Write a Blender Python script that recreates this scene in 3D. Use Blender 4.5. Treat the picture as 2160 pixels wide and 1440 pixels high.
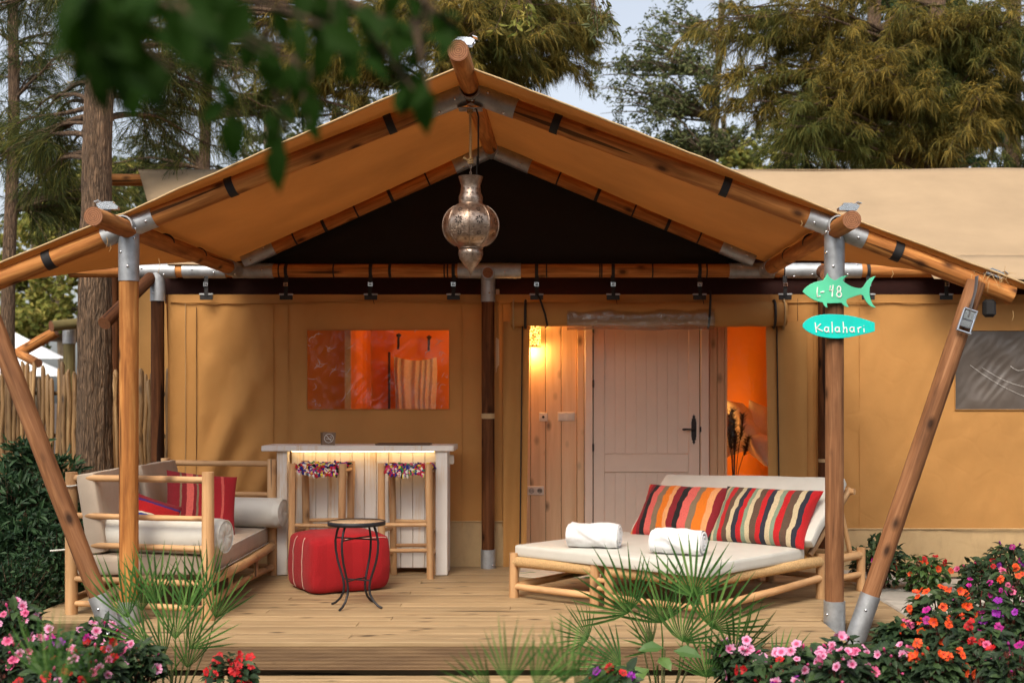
import bpy, math, random
import numpy as np
from mathutils import Vector, Matrix, Euler, noise

for o in list(bpy.data.objects):
    bpy.data.objects.remove(o)
SC = bpy.context.scene
COL = SC.collection
R = math.radians
random.seed(7)

# ------------------------------------------------------------------ camera, sky, sun, exposure
F = 2600.0          # focal length in photo pixels (photo 2160 wide)
CAMY = -8.27        # camera stands this far in front of the front posts
EYE = 1.48          # eye height above the deck
VX, VY = 1170.0, 845.0
cam_d = bpy.data.cameras.new('camera')
cam = bpy.data.objects.new('camera', cam_d); COL.objects.link(cam)
cam.location = (0, CAMY, EYE); cam.rotation_euler = (R(90), 0, 0)
cam_d.sensor_width = 36.0; cam_d.lens = F / 2160 * 36
cam_d.shift_x = -(VX - 1080) / 2160
cam_d.shift_y = (VY - 720) / 2160
cam_d.clip_start = 0.05; cam_d.clip_end = 2000
cam_d.dof.use_dof = True; cam_d.dof.focus_distance = 8.9; cam_d.dof.aperture_fstop = 2.2
SC.camera = cam

SUN_EL, SUN_ROT = R(50), R(196)
world = bpy.data.worlds.new('World'); SC.world = world; world.use_nodes = True
nt = world.node_tree; nt.nodes.clear()
sky = nt.nodes.new('ShaderNodeTexSky'); sky.sky_type = 'NISHITA'; sky.sun_disc = False
sky.sun_elevation = SUN_EL; sky.sun_rotation = SUN_ROT
sky.air_density = 1.0; sky.dust_density = 4.0; sky.ozone_density = 1.0
hs = nt.nodes.new('ShaderNodeHueSaturation'); hs.inputs['Saturation'].default_value = 0.42
bg = nt.nodes.new('ShaderNodeBackground'); bg.inputs[1].default_value = 0.125
wo = nt.nodes.new('ShaderNodeOutputWorld')
nt.links.new(sky.outputs[0], hs.inputs['Color']); nt.links.new(hs.outputs[0], bg.inputs[0])
nt.links.new(bg.outputs[0], wo.inputs[0])
sun_d = bpy.data.lights.new('sun', 'SUN'); sun_d.energy = 1.5; sun_d.angle = R(34); sun_d.color = (1.0, 0.83, 0.60)
sun = bpy.data.objects.new('sun', sun_d); COL.objects.link(sun)
sdir = Vector((math.sin(SUN_ROT) * math.cos(SUN_EL), math.cos(SUN_ROT) * math.cos(SUN_EL), math.sin(SUN_EL)))
sun.rotation_euler = sdir.to_track_quat('Z', 'Y').to_euler(); sun.location = sdir * 30
vs = SC.view_settings
vs.view_transform = 'Standard'; vs.look = 'None'; vs.gamma = 1.0; vs.use_curve_mapping = False; vs.exposure = 0.9
SC.render.engine = 'CYCLES'
cy = SC.cycles
cy.use_denoising = True
try: cy.denoiser = 'OPENIMAGEDENOISE'
except Exception: pass
cy.max_bounces = 8; cy.diffuse_bounces = 5; cy.glossy_bounces = 3; cy.transmission_bounces = 4; cy.transparent_max_bounces = 12
cy.caustics_reflective = False; cy.caustics_refractive = False; cy.sample_clamp_indirect = 6.0

def at(px, py, Y):
    d = Y - CAMY
    return Vector(((px - VX) / F * d, Y, EYE - (py - VY) / F * d))
def fl(px, py, z=0.0):
    d = (EYE - z) * F / (py - VY)
    return Vector(((px - VX) / F * d, d + CAMY, z))

# ------------------------------------------------------------------ object helpers
WM = {}
def I4(): return Matrix.Identity(4)
def tag(o, label=None, cat=None, group=None, kind=None):
    if label: o['label'] = label
    if cat: o['category'] = cat
    if group: o['group'] = group
    if kind: o['kind'] = kind
    return o
def place(o, parent=None, M=None):
    M = M if M is not None else I4()
    COL.objects.link(o)
    if parent is not None:
        o.parent = parent; o.matrix_basis = WM[parent.name].inverted() @ M
    else:
        o.matrix_basis = M
    WM[o.name] = M.copy()
    return o
def thing(name, loc=(0, 0, 0), label=None, cat=None, group=None, kind=None):
    o = bpy.data.objects.new(name, None); o.empty_display_size = 0.1
    place(o, None, Matrix.Translation(Vector(loc)))
    return tag(o, label, cat, group, kind)
def inst(name, mesh, parent=None, M=None):
    return place(bpy.data.objects.new(name, mesh), parent, M)

class MB:
    def __init__(s): s.v = []; s.f = []; s.s = []; s.m = []
    def add(s, verts, faces, smooth=False, mi=0):
        b = len(s.v); s.v.extend([tuple(p) for p in verts])
        for f in faces:
            s.f.append(tuple(b + i for i in f)); s.s.append(smooth); s.m.append(mi)
        return s
    def box(s, c, d, M=None, mi=0):
        x, y, z = [k / 2 for k in d]
        P = [Vector((i * x, j * y, k * z)) for k in (-1, 1) for j in (-1, 1) for i in (-1, 1)]
        c = Vector(c)
        P = [(M @ p if M is not None else p) + c for p in P]
        return s.add(P, [(0, 2, 3, 1), (4, 5, 7, 6), (0, 1, 5, 4), (2, 6, 7, 3), (0, 4, 6, 2), (1, 3, 7, 5)], False, mi)
    def bbox(s, c, d, b=0.006, M=None, mi=0):      # box with chamfered edges
        x, y, z = [k / 2 for k in d]; b = min(b, x * .9, y * .9, z * .9); c = Vector(c)
        pts = []
        for sx in (-1, 1):
            for sy in (-1, 1):
                for sz in (-1, 1):
                    pts += [Vector((sx * x, sy * (y - b), sz * (z - b))), Vector((sx * (x - b), sy * y, sz * (z - b))), Vector((sx * (x - b), sy * (y - b), sz * z))]
        def idx(sx, sy, sz, k): return ((sx > 0) * 4 + (sy > 0) * 2 + (sz > 0)) * 3 + k
        fs = []
        for sx in (-1, 1): fs.append([idx(sx, a, d_, 0) for a, d_ in ((-1, -1), (1, -1), (1, 1), (-1, 1))][::sx])
        for sy in (-1, 1): fs.append([idx(a, sy, d_, 1) for a, d_ in ((-1, -1), (-1, 1), (1, 1), (1, -1))][::sy])
        for sz in (-1, 1): fs.append([idx(a, d_, sz, 2) for a, d_ in ((-1, -1), (1, -1), (1, 1), (-1, 1))][::sz])
        for a in (-1, 1):
            for d_ in (-1, 1):
                fs.append([idx(a, d_, -1, 0), idx(a, d_, 1, 0), idx(a, d_, 1, 1), idx(a, d_, -1, 1)][::a * d_])
                fs.append([idx(a, -1, d_, 0), idx(a, 1, d_, 0), idx(a, 1, d_, 2), idx(a, -1, d_, 2)][::-a * d_])
                fs.append([idx(-1, a, d_, 1), idx(1, a, d_, 1), idx(1, a, d_, 2), idx(-1, a, d_, 2)][::a * d_])
        for sx in (-1, 1):
            for sy in (-1, 1):
                for sz in (-1, 1):
                    fs.append([idx(sx, sy, sz, 0), idx(sx, sy, sz, 1), idx(sx, sy, sz, 2)][::sx * sy * sz])
        pts = [(M @ p if M is not None else p) + c for p in pts]
        return s.add(pts, fs, False, mi)
    def tube(s, pts, r, n=10, cap=True, mi=0, capmi=None, flat=None, smooth=True, closed=False):
        P = [Vector(p) for p in pts]; k = len(P)
        rr = [r] * k if not hasattr(r, '__len__') else r
        T = []
        for i in range(k):
            a = P[i - 1] if (i > 0 or closed) else P[0]; b = P[(i + 1) % k] if (i < k - 1 or closed) else P[-1]
            t = (b - a); T.append(t.normalized() if t.length > 1e-9 else Vector((0, 0, 1)))
        up = Vector((0, 0, 1)) if abs(T[0].z) < .9 else Vector((1, 0, 0))
        N = (up - T[0] * up.dot(T[0])).normalized()
        vs_, fs = [], []
        for i in range(k):
            N = (N - T[i] * N.dot(T[i])); N = N.normalized() if N.length > 1e-9 else T[i].orthogonal().normalized()
            B = T[i].cross(N)
            for j in range(n):
                a = 2 * math.pi * j / n
                e = (N * math.cos(a) * (flat if flat else 1) + B * math.sin(a)) * rr[i]
                vs_.append(P[i] + e)
        lim = k if closed else k - 1
        for i in range(lim):
            for j in range(n):
                a = i * n + j; b = i * n + (j + 1) % n; i2 = (i + 1) % k
                fs.append((a, b, i2 * n + (j + 1) % n, i2 * n + j))
        s.add(vs_, fs, smooth, mi)
        if cap and not closed:
            cm = mi if capmi is None else capmi
            s.add(vs_[:n], [tuple(range(n))[::-1]], False, cm)
            s.add(vs_[-n:], [tuple(range(n))], False, cm)
        return s
    def lathe(s, prof, n=24, c=(0, 0, 0), mi=0, smooth=True, mod=None):
        c = Vector(c); vs_, fs = [], []
        for (r, z) in prof:
            for j in range(n):
                a = 2 * math.pi * j / n; q = r * (mod(a, z) if mod else 1)
                vs_.append(c + Vector((q * math.cos(a), q * math.sin(a), z)))
        for i in range(len(prof) - 1):
            for j in range(n):
                fs.append((i * n + j, i * n + (j + 1) % n, (i + 1) * n + (j + 1) % n, (i + 1) * n + j))
        return s.add(vs_, fs, smooth, mi)
    def prism(s, poly, h, M=None, mi=0, smooth=False):   # polygon in local XY, extruded 0..h in Z
        n = len(poly)
        P = [Vector((x, y, 0)) for x, y in poly] + [Vector((x, y, h)) for x, y in poly]
        if M is not None: P = [M @ p for p in P]
        return s.add(P, [tuple(range(n))[::-1], tuple(range(n, 2 * n))] + [(i, (i + 1) % n, n + (i + 1) % n, n + i) for i in range(n)], smooth, mi)
    def grid(s, fn, us, vs_, smooth=True, mi=0, skip=None):
        nu, nv = len(us), len(vs_)
        P = [fn(u, v) for v in vs_ for u in us]
        fs = []
        for j in range(nv - 1):
            for i in range(nu - 1):
                if skip and skip((us[i] + us[i + 1]) / 2, (vs_[j] + vs_[j + 1]) / 2): continue
                fs.append((j * nu + i, j * nu + i + 1, (j + 1) * nu + i + 1, (j + 1) * nu + i))
        return s.add(P, fs, smooth, mi)
    def mesh(s, name, mats):
        me = bpy.data.meshes.new(name); me.from_pydata(s.v, [], s.f)
        me.polygons.foreach_set('use_smooth', s.s); me.polygons.foreach_set('material_index', s.m)
        for m in (mats if isinstance(mats, (list, tuple)) else [mats]): me.materials.append(m)
        me.update(); return me
    def build(s, name, mats, parent=None, M=None):
        return inst(name, s.mesh(name, mats), parent, M)

def np_mesh(name, V, T, mat, smooth=False):            # triangles from numpy arrays
    me = bpy.data.meshes.new(name); V = np.asarray(V, np.float32); T = np.asarray(T, np.int32)
    me.vertices.add(len(V)); me.vertices.foreach_set('co', V.ravel())
    me.loops.add(T.size); me.loops.foreach_set('vertex_index', T.ravel())
    me.polygons.add(len(T)); me.polygons.foreach_set('loop_start', np.arange(0, T.size, 3, dtype=np.int32))
    me.polygons.foreach_set('use_smooth', np.full(len(T), smooth))
    me.materials.append(mat); me.update(calc_edges=True); me.validate(); return me

def zmat(p0, p1):
    p0 = Vector(p0); d = Vector(p1) - p0
    return Matrix.Translation(p0) @ d.to_track_quat('Z', 'Y').to_matrix().to_4x4(), d.length
def frame(o, x, y, z):
    M = Matrix((x, y, z)).transposed().to_4x4(); M.translation = Vector(o); return M

_ps = [0]
def pole(name, p0, p1, r, mats, parent, bow=0.0, r1=None, n=14, rough=0.03, seg=None):
    """A round timber: mesh along its own Z so that the grain runs with it."""
    M, L = zmat(p0, p1); _ps[0] += 1; sd = _ps[0] * 3.17
    k = seg or max(5, int(L / .16)); r1 = r1 or r
    pts, rr = [], []
    for i in range(k + 1):
        t = i / k
        b = bow * math.sin(math.pi * t)
        w = rough * r
        pts.append((b + w * noise.noise((sd, t * L * 2.2, 0)), w * noise.noise((sd, t * L * 2.2, 9)), t * L))
        rr.append((r + (r1 - r) * t) * (1 + rough * 1.2 * noise.noise((sd + 5, t * L * 3.1, 3))))
    mb = MB(); mb.tube(pts, rr, n, True, 0, 1 if len(mats) > 1 else 0)
    return mb.build(name, mats, parent, M)

# ------------------------------------------------------------------ materials
MATS = {}
class N:
    def __init__(s, name):
        s.m = bpy.data.materials.new(name); s.m.use_nodes = True; s.t = s.m.node_tree; s.t.nodes.clear()
        s.out = s.t.nodes.new('ShaderNodeOutputMaterial'); MATS[name] = s.m
    def n(s, kind, **kw):
        x = s.t.nodes.new('ShaderNode' + kind)
        for k, v in kw.items():
            if k.startswith('_'): setattr(x, k[1:], v)
            else:
                key = int(k[1:]) if k[0] == 'i' and k[1:].isdigit() else k.replace('0', ' ')
                x.inputs[key].default_value = v
        return x
    def l(s, a, b): s.t.links.new(a, b)
    def pr(s, color=(.5, .5, .5), rough=.6, metal=0.0, **kw):
        p = s.n('BsdfPrincipled'); p.inputs['Roughness'].default_value = rough; p.inputs['Metallic'].default_value = metal
        if hasattr(color, 'is_output'): s.l(color, p.inputs['Base Color'])
        else: p.inputs['Base Color'].default_value = (*color, 1)
        for k, v in kw.items(): p.inputs[k.replace('0', ' ')].default_value = v
        s.l(p.outputs[0], s.out.inputs[0]); return p
    def coord(s, scale=(1, 1, 1), kind='Object', rnd=True):
        tc = s.n('TexCoord'); mp = s.n('Mapping'); mp.inputs['Scale'].default_value = scale
        src = tc.outputs[kind]
        if rnd:
            oi = s.n('ObjectInfo'); mu = s.n('Math', _operation='MULTIPLY', i1=37.0); s.l(oi.outputs['Random'], mu.inputs[0])
            ad = s.n('VectorMath', _operation='ADD'); s.l(src, ad.inputs[0]); s.l(mu.outputs[0], ad.inputs[1]); src = ad.outputs[0]
        s.l(src, mp.inputs[0]); return mp.outputs[0]
    def noise(s, vec, scale=5, detail=4, rough=.6, dist=0.0):
        x = s.n('TexNoise'); x.inputs['Scale'].default_value = scale; x.inputs['Detail'].default_value = detail
        x.inputs['Roughness'].default_value = rough; x.inputs['Distortion'].default_value = dist
        s.l(vec, x.inputs['Vector']); return x.outputs['Fac']
    def ramp(s, fac, stops, interp='LINEAR'):
        x = s.n('ValToRGB'); cr = x.color_ramp; cr.interpolation = interp
        while len(cr.elements) > 1: cr.elements.remove(cr.elements[-1])
        for i, (p, c) in enumerate(stops):
            e = cr.elements[0] if i == 0 else cr.elements.new(p)
            e.position = p; e.color = (*c, 1) if hasattr(c, '__len__') else (c, c, c, 1)
        s.l(fac, x.inputs[0]); return x.outputs[0]
    def mix(s, a, b, fac, blend='MIX'):
        x = s.n('Mix', _data_type='RGBA', _blend_type=blend)
        for sock, v in ((x.inputs[6], a), (x.inputs[7], b), (x.inputs[0], fac)):
            if hasattr(v, 'is_output'): s.l(v, sock)
            elif hasattr(v, '__len__'): sock.default_value = (*v, 1)
            else: sock.default_value = v
        return x.outputs[2]
    def bump(s, h, p, strength=.3, dist=.01):
        b = s.n('Bump'); b.inputs['Strength'].default_value = strength; b.inputs['Distance'].default_value = dist
        s.l(h, b.inputs['Height']); s.l(b.outputs[0], p.inputs['Normal']); return b
    def vary(s, col, amt=.25):          # per-object brightness
        oi = s.n('ObjectInfo'); mr = s.n('MapRange'); mr.inputs[3].default_value = 1 - amt; mr.inputs[4].default_value = 1 + amt
        s.l(oi.outputs['Random'], mr.inputs[0])
        hv = s.n('HueSaturation'); s.l(mr.outputs[0], hv.inputs['Value']); s.l(col, hv.inputs['Color']); return hv.outputs[0]

def wood(name, dark, mid, light, axis=2, grain=26, rough=.55, knots=True, vary=.15, bump=.35, crack=True, spec=.4, stain=.55):
    a = N(name); along = 1.0
    sc = [1.0, 1.0, 1.0]; sc[axis] = .06
    v = a.coord(tuple(sc)); n1 = a.noise(v, grain, 6, .65, .6)
    c = a.ramp(n1, [(.25, dark), (.5, mid), (.75, light)])
    sc2 = [1.0, 1.0, 1.0]; sc2[axis] = .35
    v2 = a.coord(tuple(sc2)); n2 = a.noise(v2, 4.5, 3)
    c = a.mix(c, tuple(k * .55 for k in dark), a.ramp(n2, [(.45, 0.0), (.75, stain)]))
    if knots:
        sc3 = [1.0, 1.0, 1.0]; sc3[axis] = .55
        vo = a.n('TexVoronoi'); vo.inputs['Scale'].default_value = 6.5; a.l(a.coord(tuple(sc3)), vo.inputs['Vector'])
        c = a.mix(c, tuple(k * .32 for k in dark), a.ramp(vo.outputs['Distance'], [(.07, .95), (.14, .5), (.24, 0.0)]))
    if crack:
        sc4 = [1.0, 1.0, 1.0]; sc4[axis] = .035
        n4 = a.noise(a.coord(tuple(sc4)), 17, 2, .5, .3)
        c = a.mix(c, tuple(k * .2 for k in dark), a.ramp(n4, [(.67, 0.0), (.695, .85)]))
    if vary: c = a.vary(c, vary)
    p = a.pr(c, rough); p.inputs['Specular IOR Level'].default_value = spec
    a.bump(n1, p, bump, .004); return a.m

W_POLE = wood('pole_wood', (.17, .055, .014), (.45, .175, .045), (.68, .33, .10), bump=.7, rough=.68, spec=.25)
W_POLE_GREY = wood('weathered_pole_wood', (.09, .036, .015), (.23, .10, .042), (.38, .19, .09), bump=.7, rough=.7, spec=.25)
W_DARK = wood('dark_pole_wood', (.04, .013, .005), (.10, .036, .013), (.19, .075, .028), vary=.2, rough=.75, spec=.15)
W_PEEL = wood('peeled_wood', (.40, .20, .085), (.58, .34, .16), (.68, .45, .25), grain=18, bump=.25, rough=.6)
W_DECK = wood('deck_board_wood', (.25, .165, .085), (.36, .25, .135), (.43, .31, .175), axis=0, grain=30, rough=.62, vary=.12, bump=.25, stain=.28)
W_PINE = wood('pine_plank_wood', (.66, .43, .24), (.76, .52, .31), (.82, .60, .38), axis=2, grain=16, vary=.07, crack=False, bump=.12, stain=.12)
W_STAKE = wood('stake_wood', (.09, .048, .022), (.24, .14, .06), (.38, .25, .115), grain=30, vary=.35)
W_OLIVE = wood('olive_pole_wood', (.10, .08, .03), (.2, .16, .06), (.28, .22, .1), vary=.1)

def end_grain():
    a = N('end_grain'); tc = a.coord((1, 1, 0), rnd=False)
    ln = a.n('VectorMath', _operation='LENGTH'); a.l(tc, ln.inputs[0])
    w = a.n('Math', _operation='MULTIPLY', i1=520.0); a.l(ln.outputs['Value'], w.inputs[0])
    sn = a.n('Math', _operation='SINE'); a.l(w.outputs[0], sn.inputs[0])
    c = a.ramp(sn.outputs[0], [(0.0, (.20, .075, .03)), (1.0, (.36, .16, .07))])
    n_ = a.noise(a.coord((1, 1, 1)), 60, 4); c = a.mix(c, (.1, .035, .012), a.ramp(n_, [(.5, 0.0), (.7, .7)]))
    a.pr(c, .75); return a.m
W_END = end_grain()
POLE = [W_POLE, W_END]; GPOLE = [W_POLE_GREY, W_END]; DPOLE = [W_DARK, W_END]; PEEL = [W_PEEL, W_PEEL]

def simple(name, col, rough=.6, metal=0.0, nz=.12, nscale=30, bump=0.0, bscale=120, coat=0.0, vary=0.0, sheen=0.0, stretch=(1, 1, 1)):
    a = N(name); f = a.noise(a.coord(stretch), nscale, 4)
    c = a.ramp(f, [(.3, tuple(max(0, k * (1 - nz)) for k in col)), (.7, tuple(min(1, k * (1 + nz)) for k in col))])
    if vary: c = a.vary(c, vary)
    p = a.pr(c, rough, metal)
    if coat: p.inputs['Coat Weight'].default_value = coat
    if sheen: p.inputs['Sheen Weight'].default_value = sheen
    if bump: a.bump(a.noise(a.coord(stretch), bscale, 3), p, bump, .003)
    return a.m

def canvas(name, col, trans=.22, stain=.1, crease=.35, dirt=0.0):
    a = N(name); v = a.coord((1, 1, 1)); f = a.noise(v, 1.3, 5, .6)
    c = a.ramp(f, [(.3, tuple(k * (1 - stain) for k in col)), (.7, tuple(k * (1 + stain) for k in col))])
    if dirt:
        d1 = a.noise(a.coord((1, 1, .4)), 6, 6, .7); c = a.mix(c, (.12, .075, .04), a.ramp(d1, [(.46, 0.0), (.72, dirt)]))
    p = a.pr(c, .78); p.inputs['Specular IOR Level'].default_value = .25
    w1 = a.noise(a.coord((1, 1, 1)), 420, 2); w2 = a.noise(v, 7, 3)
    m = a.n('Math', _operation='MULTIPLY_ADD', i1=.25); a.l(w1, m.inputs[0]); a.l(w2, m.inputs[2])
    dn = a.n('TexNoise'); dn.inputs['Scale'].default_value = 1.6; dn.inputs['Detail'].default_value = 3; a.l(v, dn.inputs['Vector'])
    dv = a.n('VectorMath', _operation='MULTIPLY_ADD'); dv.inputs[1].default_value = (.9, .9, .9); a.l(dn.outputs['Color'], dv.inputs[0]); a.l(v, dv.inputs[2])
    vo = a.n('TexVoronoi', _feature='DISTANCE_TO_EDGE'); vo.inputs['Scale'].default_value = 2.3; a.l(dv.outputs[0], vo.inputs['Vector'])
    cr = a.n('Math', _operation='MULTIPLY_ADD', i1=crease); a.l(a.ramp(vo.outputs['Distance'], [(0.0, 0.0), (.09, 1.0)]), cr.inputs[0]); a.l(m.outputs[0], cr.inputs[2])
    a.bump(cr.outputs[0], p, .25, .012)
    t = a.n('BsdfTranslucent'); a.l(c, t.inputs[0])
    mx = a.n('MixShader'); mx.inputs[0].default_value = trans
    a.l(p.outputs[0], mx.inputs[1]); a.l(t.outputs[0], mx.inputs[2]); a.l(mx.outputs[0], a.out.inputs[0]); return a.m
CANVAS = canvas('tan_canvas', (.50, .255, .08), .10)
CANOPY = canvas('canopy_canvas', (.53, .30, .125), .48)
ROOF = canvas('roof_canvas', (.38, .275, .17), .08)
SKIRT = canvas('skirt_vinyl', (.54, .38, .20), .05, dirt=.25)
LINER = canvas('orange_liner', (.74, .29, .035), .1)
MAROON = simple('maroon_band', (.035, .008, .006), .9)
BLACKNET = simple('black_gable_mesh', (.009, .006, .005), .95)
STRAP = simple('black_webbing', (.012, .011, .012), .75, bump=.3, bscale=300)
GALV = simple('galvanised_steel', (.42, .44, .46), .55, .75, .2, 14, .12, 60)
CHROME = simple('buckle_chrome', (.72, .74, .77), .18, 1.0, .05)
GREYSTRAP = simple('grey_webbing', (.10, .10, .11), .7, bump=.3, bscale=300)
CUSHION = simple('cream_vinyl', (.60, .595, .55), .45, nz=.05, nscale=6, bump=.12, bscale=14)
TAUPE = simple('taupe_fabric', (.46, .38, .30), .8, nz=.07, nscale=6, bump=.15, bscale=18)
TOWEL = simple('white_terry', (.70, .71, .73), .95, nz=.04, nscale=60, bump=.5, bscale=320, sheen=.4)
IRON = simple('black_iron', (.017, .017, .022), .45, .3, .3, 40, .2, 200)
BLACKP = simple('black_paint', (.01, .009, .009), .5)
PLASTIC = simple('white_plastic', (.74, .68, .60), .35, nz=.03)
PLDARK = simple('socket_recess', (.30, .25, .21), .4)
DOORP = simple('door_paint', (.82, .67, .55), .42, nz=.03, nscale=5)
ROPE = simple('hemp_rope', (.52, .33, .14), .85, nz=.3, nscale=160, bump=.6, bscale=300)
JUTE = simple('jute_wrap', (.55, .36, .17), .85, nz=.25, nscale=120, bump=.5, bscale=260)
SAIL = simple('white_sail', (.78, .80, .82), .8)
SOIL = simple('soil', (.055, .036, .024), .95, nz=.5, nscale=9, bump=.9, bscale=35)
PAVE = simple('paving_stone', (.42, .39, .34), .8, nz=.18, nscale=7, bump=.4, bscale=40, vary=.15)
BARK = None
def bark(name, dark, light):
    a = N(name); v = a.coord((1, 1, .16)); n1 = a.noise(v, 34, 6, .75, 1.2); n2 = a.noise(a.coord((1, 1, .5)), 5, 3)
    c = a.ramp(n1, [(.32, dark), (.62, light)]); c = a.mix(c, tuple(k * .6 for k in light), a.ramp(n2, [(.4, 0.0), (.7, .6)]))
    vo = a.n('TexVoronoi', _feature='DISTANCE_TO_EDGE'); vo.inputs['Scale'].default_value = 44; a.l(a.coord((1, 1, .13)), vo.inputs['Vector'])
    ck = a.ramp(vo.outputs['Distance'], [(.0, .45), (.22, 1.0)]); c = a.mix(tuple(k * .45 for k in dark), c, ck)
    hh = a.n('Math', _operation='MULTIPLY_ADD', i1=.8); a.l(ck, hh.inputs[0]); a.l(n1, hh.inputs[2])
    p = a.pr(c, .9); a.bump(hh.outputs[0], p, 1.0, .04); return a.m
BARK = bark('casuarina_bark', (.035, .02, .011), (.33, .205, .12))
BARK2 = bark('pale_bark', (.12, .09, .06), (.34, .26, .17))

def whitewash():
    a = N('whitewashed_board'); v = a.coord((1, 1, .05)); n1 = a.noise(v, 20, 5, .7, .4); n2 = a.noise(a.coord((1, 1, .22)), 9, 4)
    m = a.n('Math', _operation='MULTIPLY'); a.l(n1, m.inputs[0]); a.l(n2, m.inputs[1])
    c = a.ramp(m.outputs[0], [(.27, (.76, .73, .69)), (.36, (.70, .58, .45)), (.44, (.55, .33, .15))])
    p = a.pr(c, .6); a.bump(n1, p, .2, .003); return a.m
WHITEW = whitewash()

def reeded(name='reeded_fascia'):
    a = N(name); tc = a.n('TexCoord'); sep = a.n('SeparateXYZ'); a.l(tc.outputs['Object'], sep.inputs[0])
    w = a.n('Math', _operation='MULTIPLY', i1=2 * math.pi / .0085); a.l(sep.outputs[2], w.inputs[0])
    sn = a.n('Math', _operation='SINE'); a.l(w.outputs[0], sn.inputs[0])
    f = a.noise(a.coord((.08, 1, 1)), 26, 6)
    c = a.ramp(f, [(.3, (.15, .085, .04)), (.7, (.28, .175, .085))])
    vo = a.n('TexVoronoi'); vo.inputs['Scale'].default_value = 6; a.l(a.coord((.6, 1, 1)), vo.inputs['Vector'])
    c = a.mix(c, (.07, .035, .015), a.ramp(vo.outputs['Distance'], [(.05, .8), (.12, 0.0)]))
    p = a.pr(c, .65); a.bump(sn.outputs[0], p, .9, .004); return a.m
REED = reeded()

def stripes(name, cols, axis=0, lo=-.4, hi=.4, rough=.95, wob=.012, speck=.1):
    """Woven kilim bands across one object axis."""
    a = N(name); tc = a.n('TexCoord'); sep = a.n('SeparateXYZ'); a.l(tc.outputs['Object'], sep.inputs[0])
    nz = a.noise(a.coord((1, 1, 1), rnd=False), 9, 3); nm = a.n('Math', _operation='MULTIPLY_ADD', i1=wob * 2, i2=-wob); a.l(nz, nm.inputs[0])
    ad = a.n('Math', _operation='ADD'); a.l(sep.outputs[axis], ad.inputs[0]); a.l(nm.outputs[0], ad.inputs[1])
    mr = a.n('MapRange'); mr.inputs[1].default_value = lo; mr.inputs[2].default_value = hi; a.l(ad.outputs[0], mr.inputs[0])
    tot = sum(w for w, _ in cols); x = 0; stops = []
    for w, c in cols: stops.append((min(x / tot, .999), c)); x += w
    c = a.ramp(mr.outputs[0], stops, 'CONSTANT')
    fn = a.noise(a.coord((1, 1, 1)), 130, 3); c = a.mix(c, (.02, .015, .012), a.ramp(fn, [(.45, 0.0), (.8, speck * 4)]))
    p = a.pr(c, rough); p.inputs['Sheen Weight'].default_value = .04
    a.bump(fn, p, .9, .006); return a.m
K = dict(red=(.46, .006, .010), crim=(.22, .008, .016), blk=(.008, .007, .009), coral=(.66, .12, .10), taupe=(.22, .15, .09), org=(.70, .17, .008),
         peach=(.72, .32, .13), cream=(.54, .44, .28), sage=(.20, .26, .18), brn=(.10, .055, .035), navy=(.018, .02, .035), wht=(.75, .66, .52))
PILLOW_A = stripes('kilim_orange', [(.5, K['peach']), (.8, K['red']), (.7, K['crim']), (.9, K['blk']), (1.3, K['coral']), (1.2, K['taupe']), (1.2, K['org']), (.8, K['peach']), (1.3, K['crim']),
                   (1.1, K['blk']), (1.5, K['coral']), (1.1, K['taupe']), (1.6, K['org']), (1, K['peach']), (1.6, K['crim']), (.6, K['blk'])])
PILLOW_B = stripes('kilim_red_brown', [(.5, K['blk']), (.6, K['cream']), (.8, K['sage']), (1.1, K['red']), (1.0, K['brn']), (1.0, K['cream']), (1.0, K['navy']), (1.0, K['red']), (.8, K['sage']), (1.0, K['cream']),
                   (1.2, K['brn']), (1.0, K['red']), (1.0, K['navy']), (1.0, K['cream']), (.8, K['sage']), (1.2, K['red']), (1.3, K['brn']), (.9, K['cream']), (.9, K['navy']), (1.2, K['red'])])
PILLOW_C = stripes('kilim_red', [(1.2, K['crim']), (.22, K['taupe']), (.5, K['crim']), (.75, K['coral']), (.35, K['crim']), (.22, K['taupe']), (2.6, (.36, .008, .018)), (.3, K['coral']), (1.6, (.36, .008, .018))], lo=-.27, hi=.27)
PILLOW_D = stripes('kilim_multicolour', [(1.6, K['red']), (.3, (.06, .03, .2)), (.2, K['coral']), (1.4, K['crim']), (.35, (.02, .06, .3)), (.25, K['wht']), (1.4, K['red']), (.3, (.06, .02, .15)), (1.2, K['crim'])], axis=1, lo=-.2, hi=.2)
POUF = stripes('red_kilim_pouf', [(1.2, (.34, .003, .008)), (.8, (.38, .004, .009)), (1.4, (.35, .003, .008)), (.9, (.40, .005, .010)), (1.6, (.36, .003, .008)), (1.1, (.33, .003, .007))], lo=-.33, hi=.33, wob=.02, speck=.05)
CORD = simple('pouf_cord', (.55, .36, .30), .8)

def island_mix(name, cols, rough=.7, trans=.0, spec=.3, patch=None, pscale=.7, interp='LINEAR'):
    """Colour of each leaf or strand picked at random along a ramp."""
    a = N(name); g = a.n('NewGeometry')
    k = len(cols); c = a.ramp(g.outputs['Random Per Island'], [(i / (max(1, k - 1) if interp == 'LINEAR' else k), x) for i, x in enumerate(cols)], interp)
    if patch:
        f = a.noise(a.coord((1, 1, 1)), pscale, 2); c = a.mix(c, patch, a.ramp(f, [(.45, 0.0), (.62, .75)]))
    p = a.pr(c, rough); p.inputs['Specular IOR Level'].default_value = spec
    if trans:
        t = a.n('BsdfTranslucent'); a.l(c, t.inputs[0]); mx = a.n('MixShader'); mx.inputs[0].default_value = trans
        a.l(p.outputs[0], mx.inputs[1]); a.l(t.outputs[0], mx.inputs[2]); a.l(mx.outputs[0], a.out.inputs[0])
    return a.m
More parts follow.
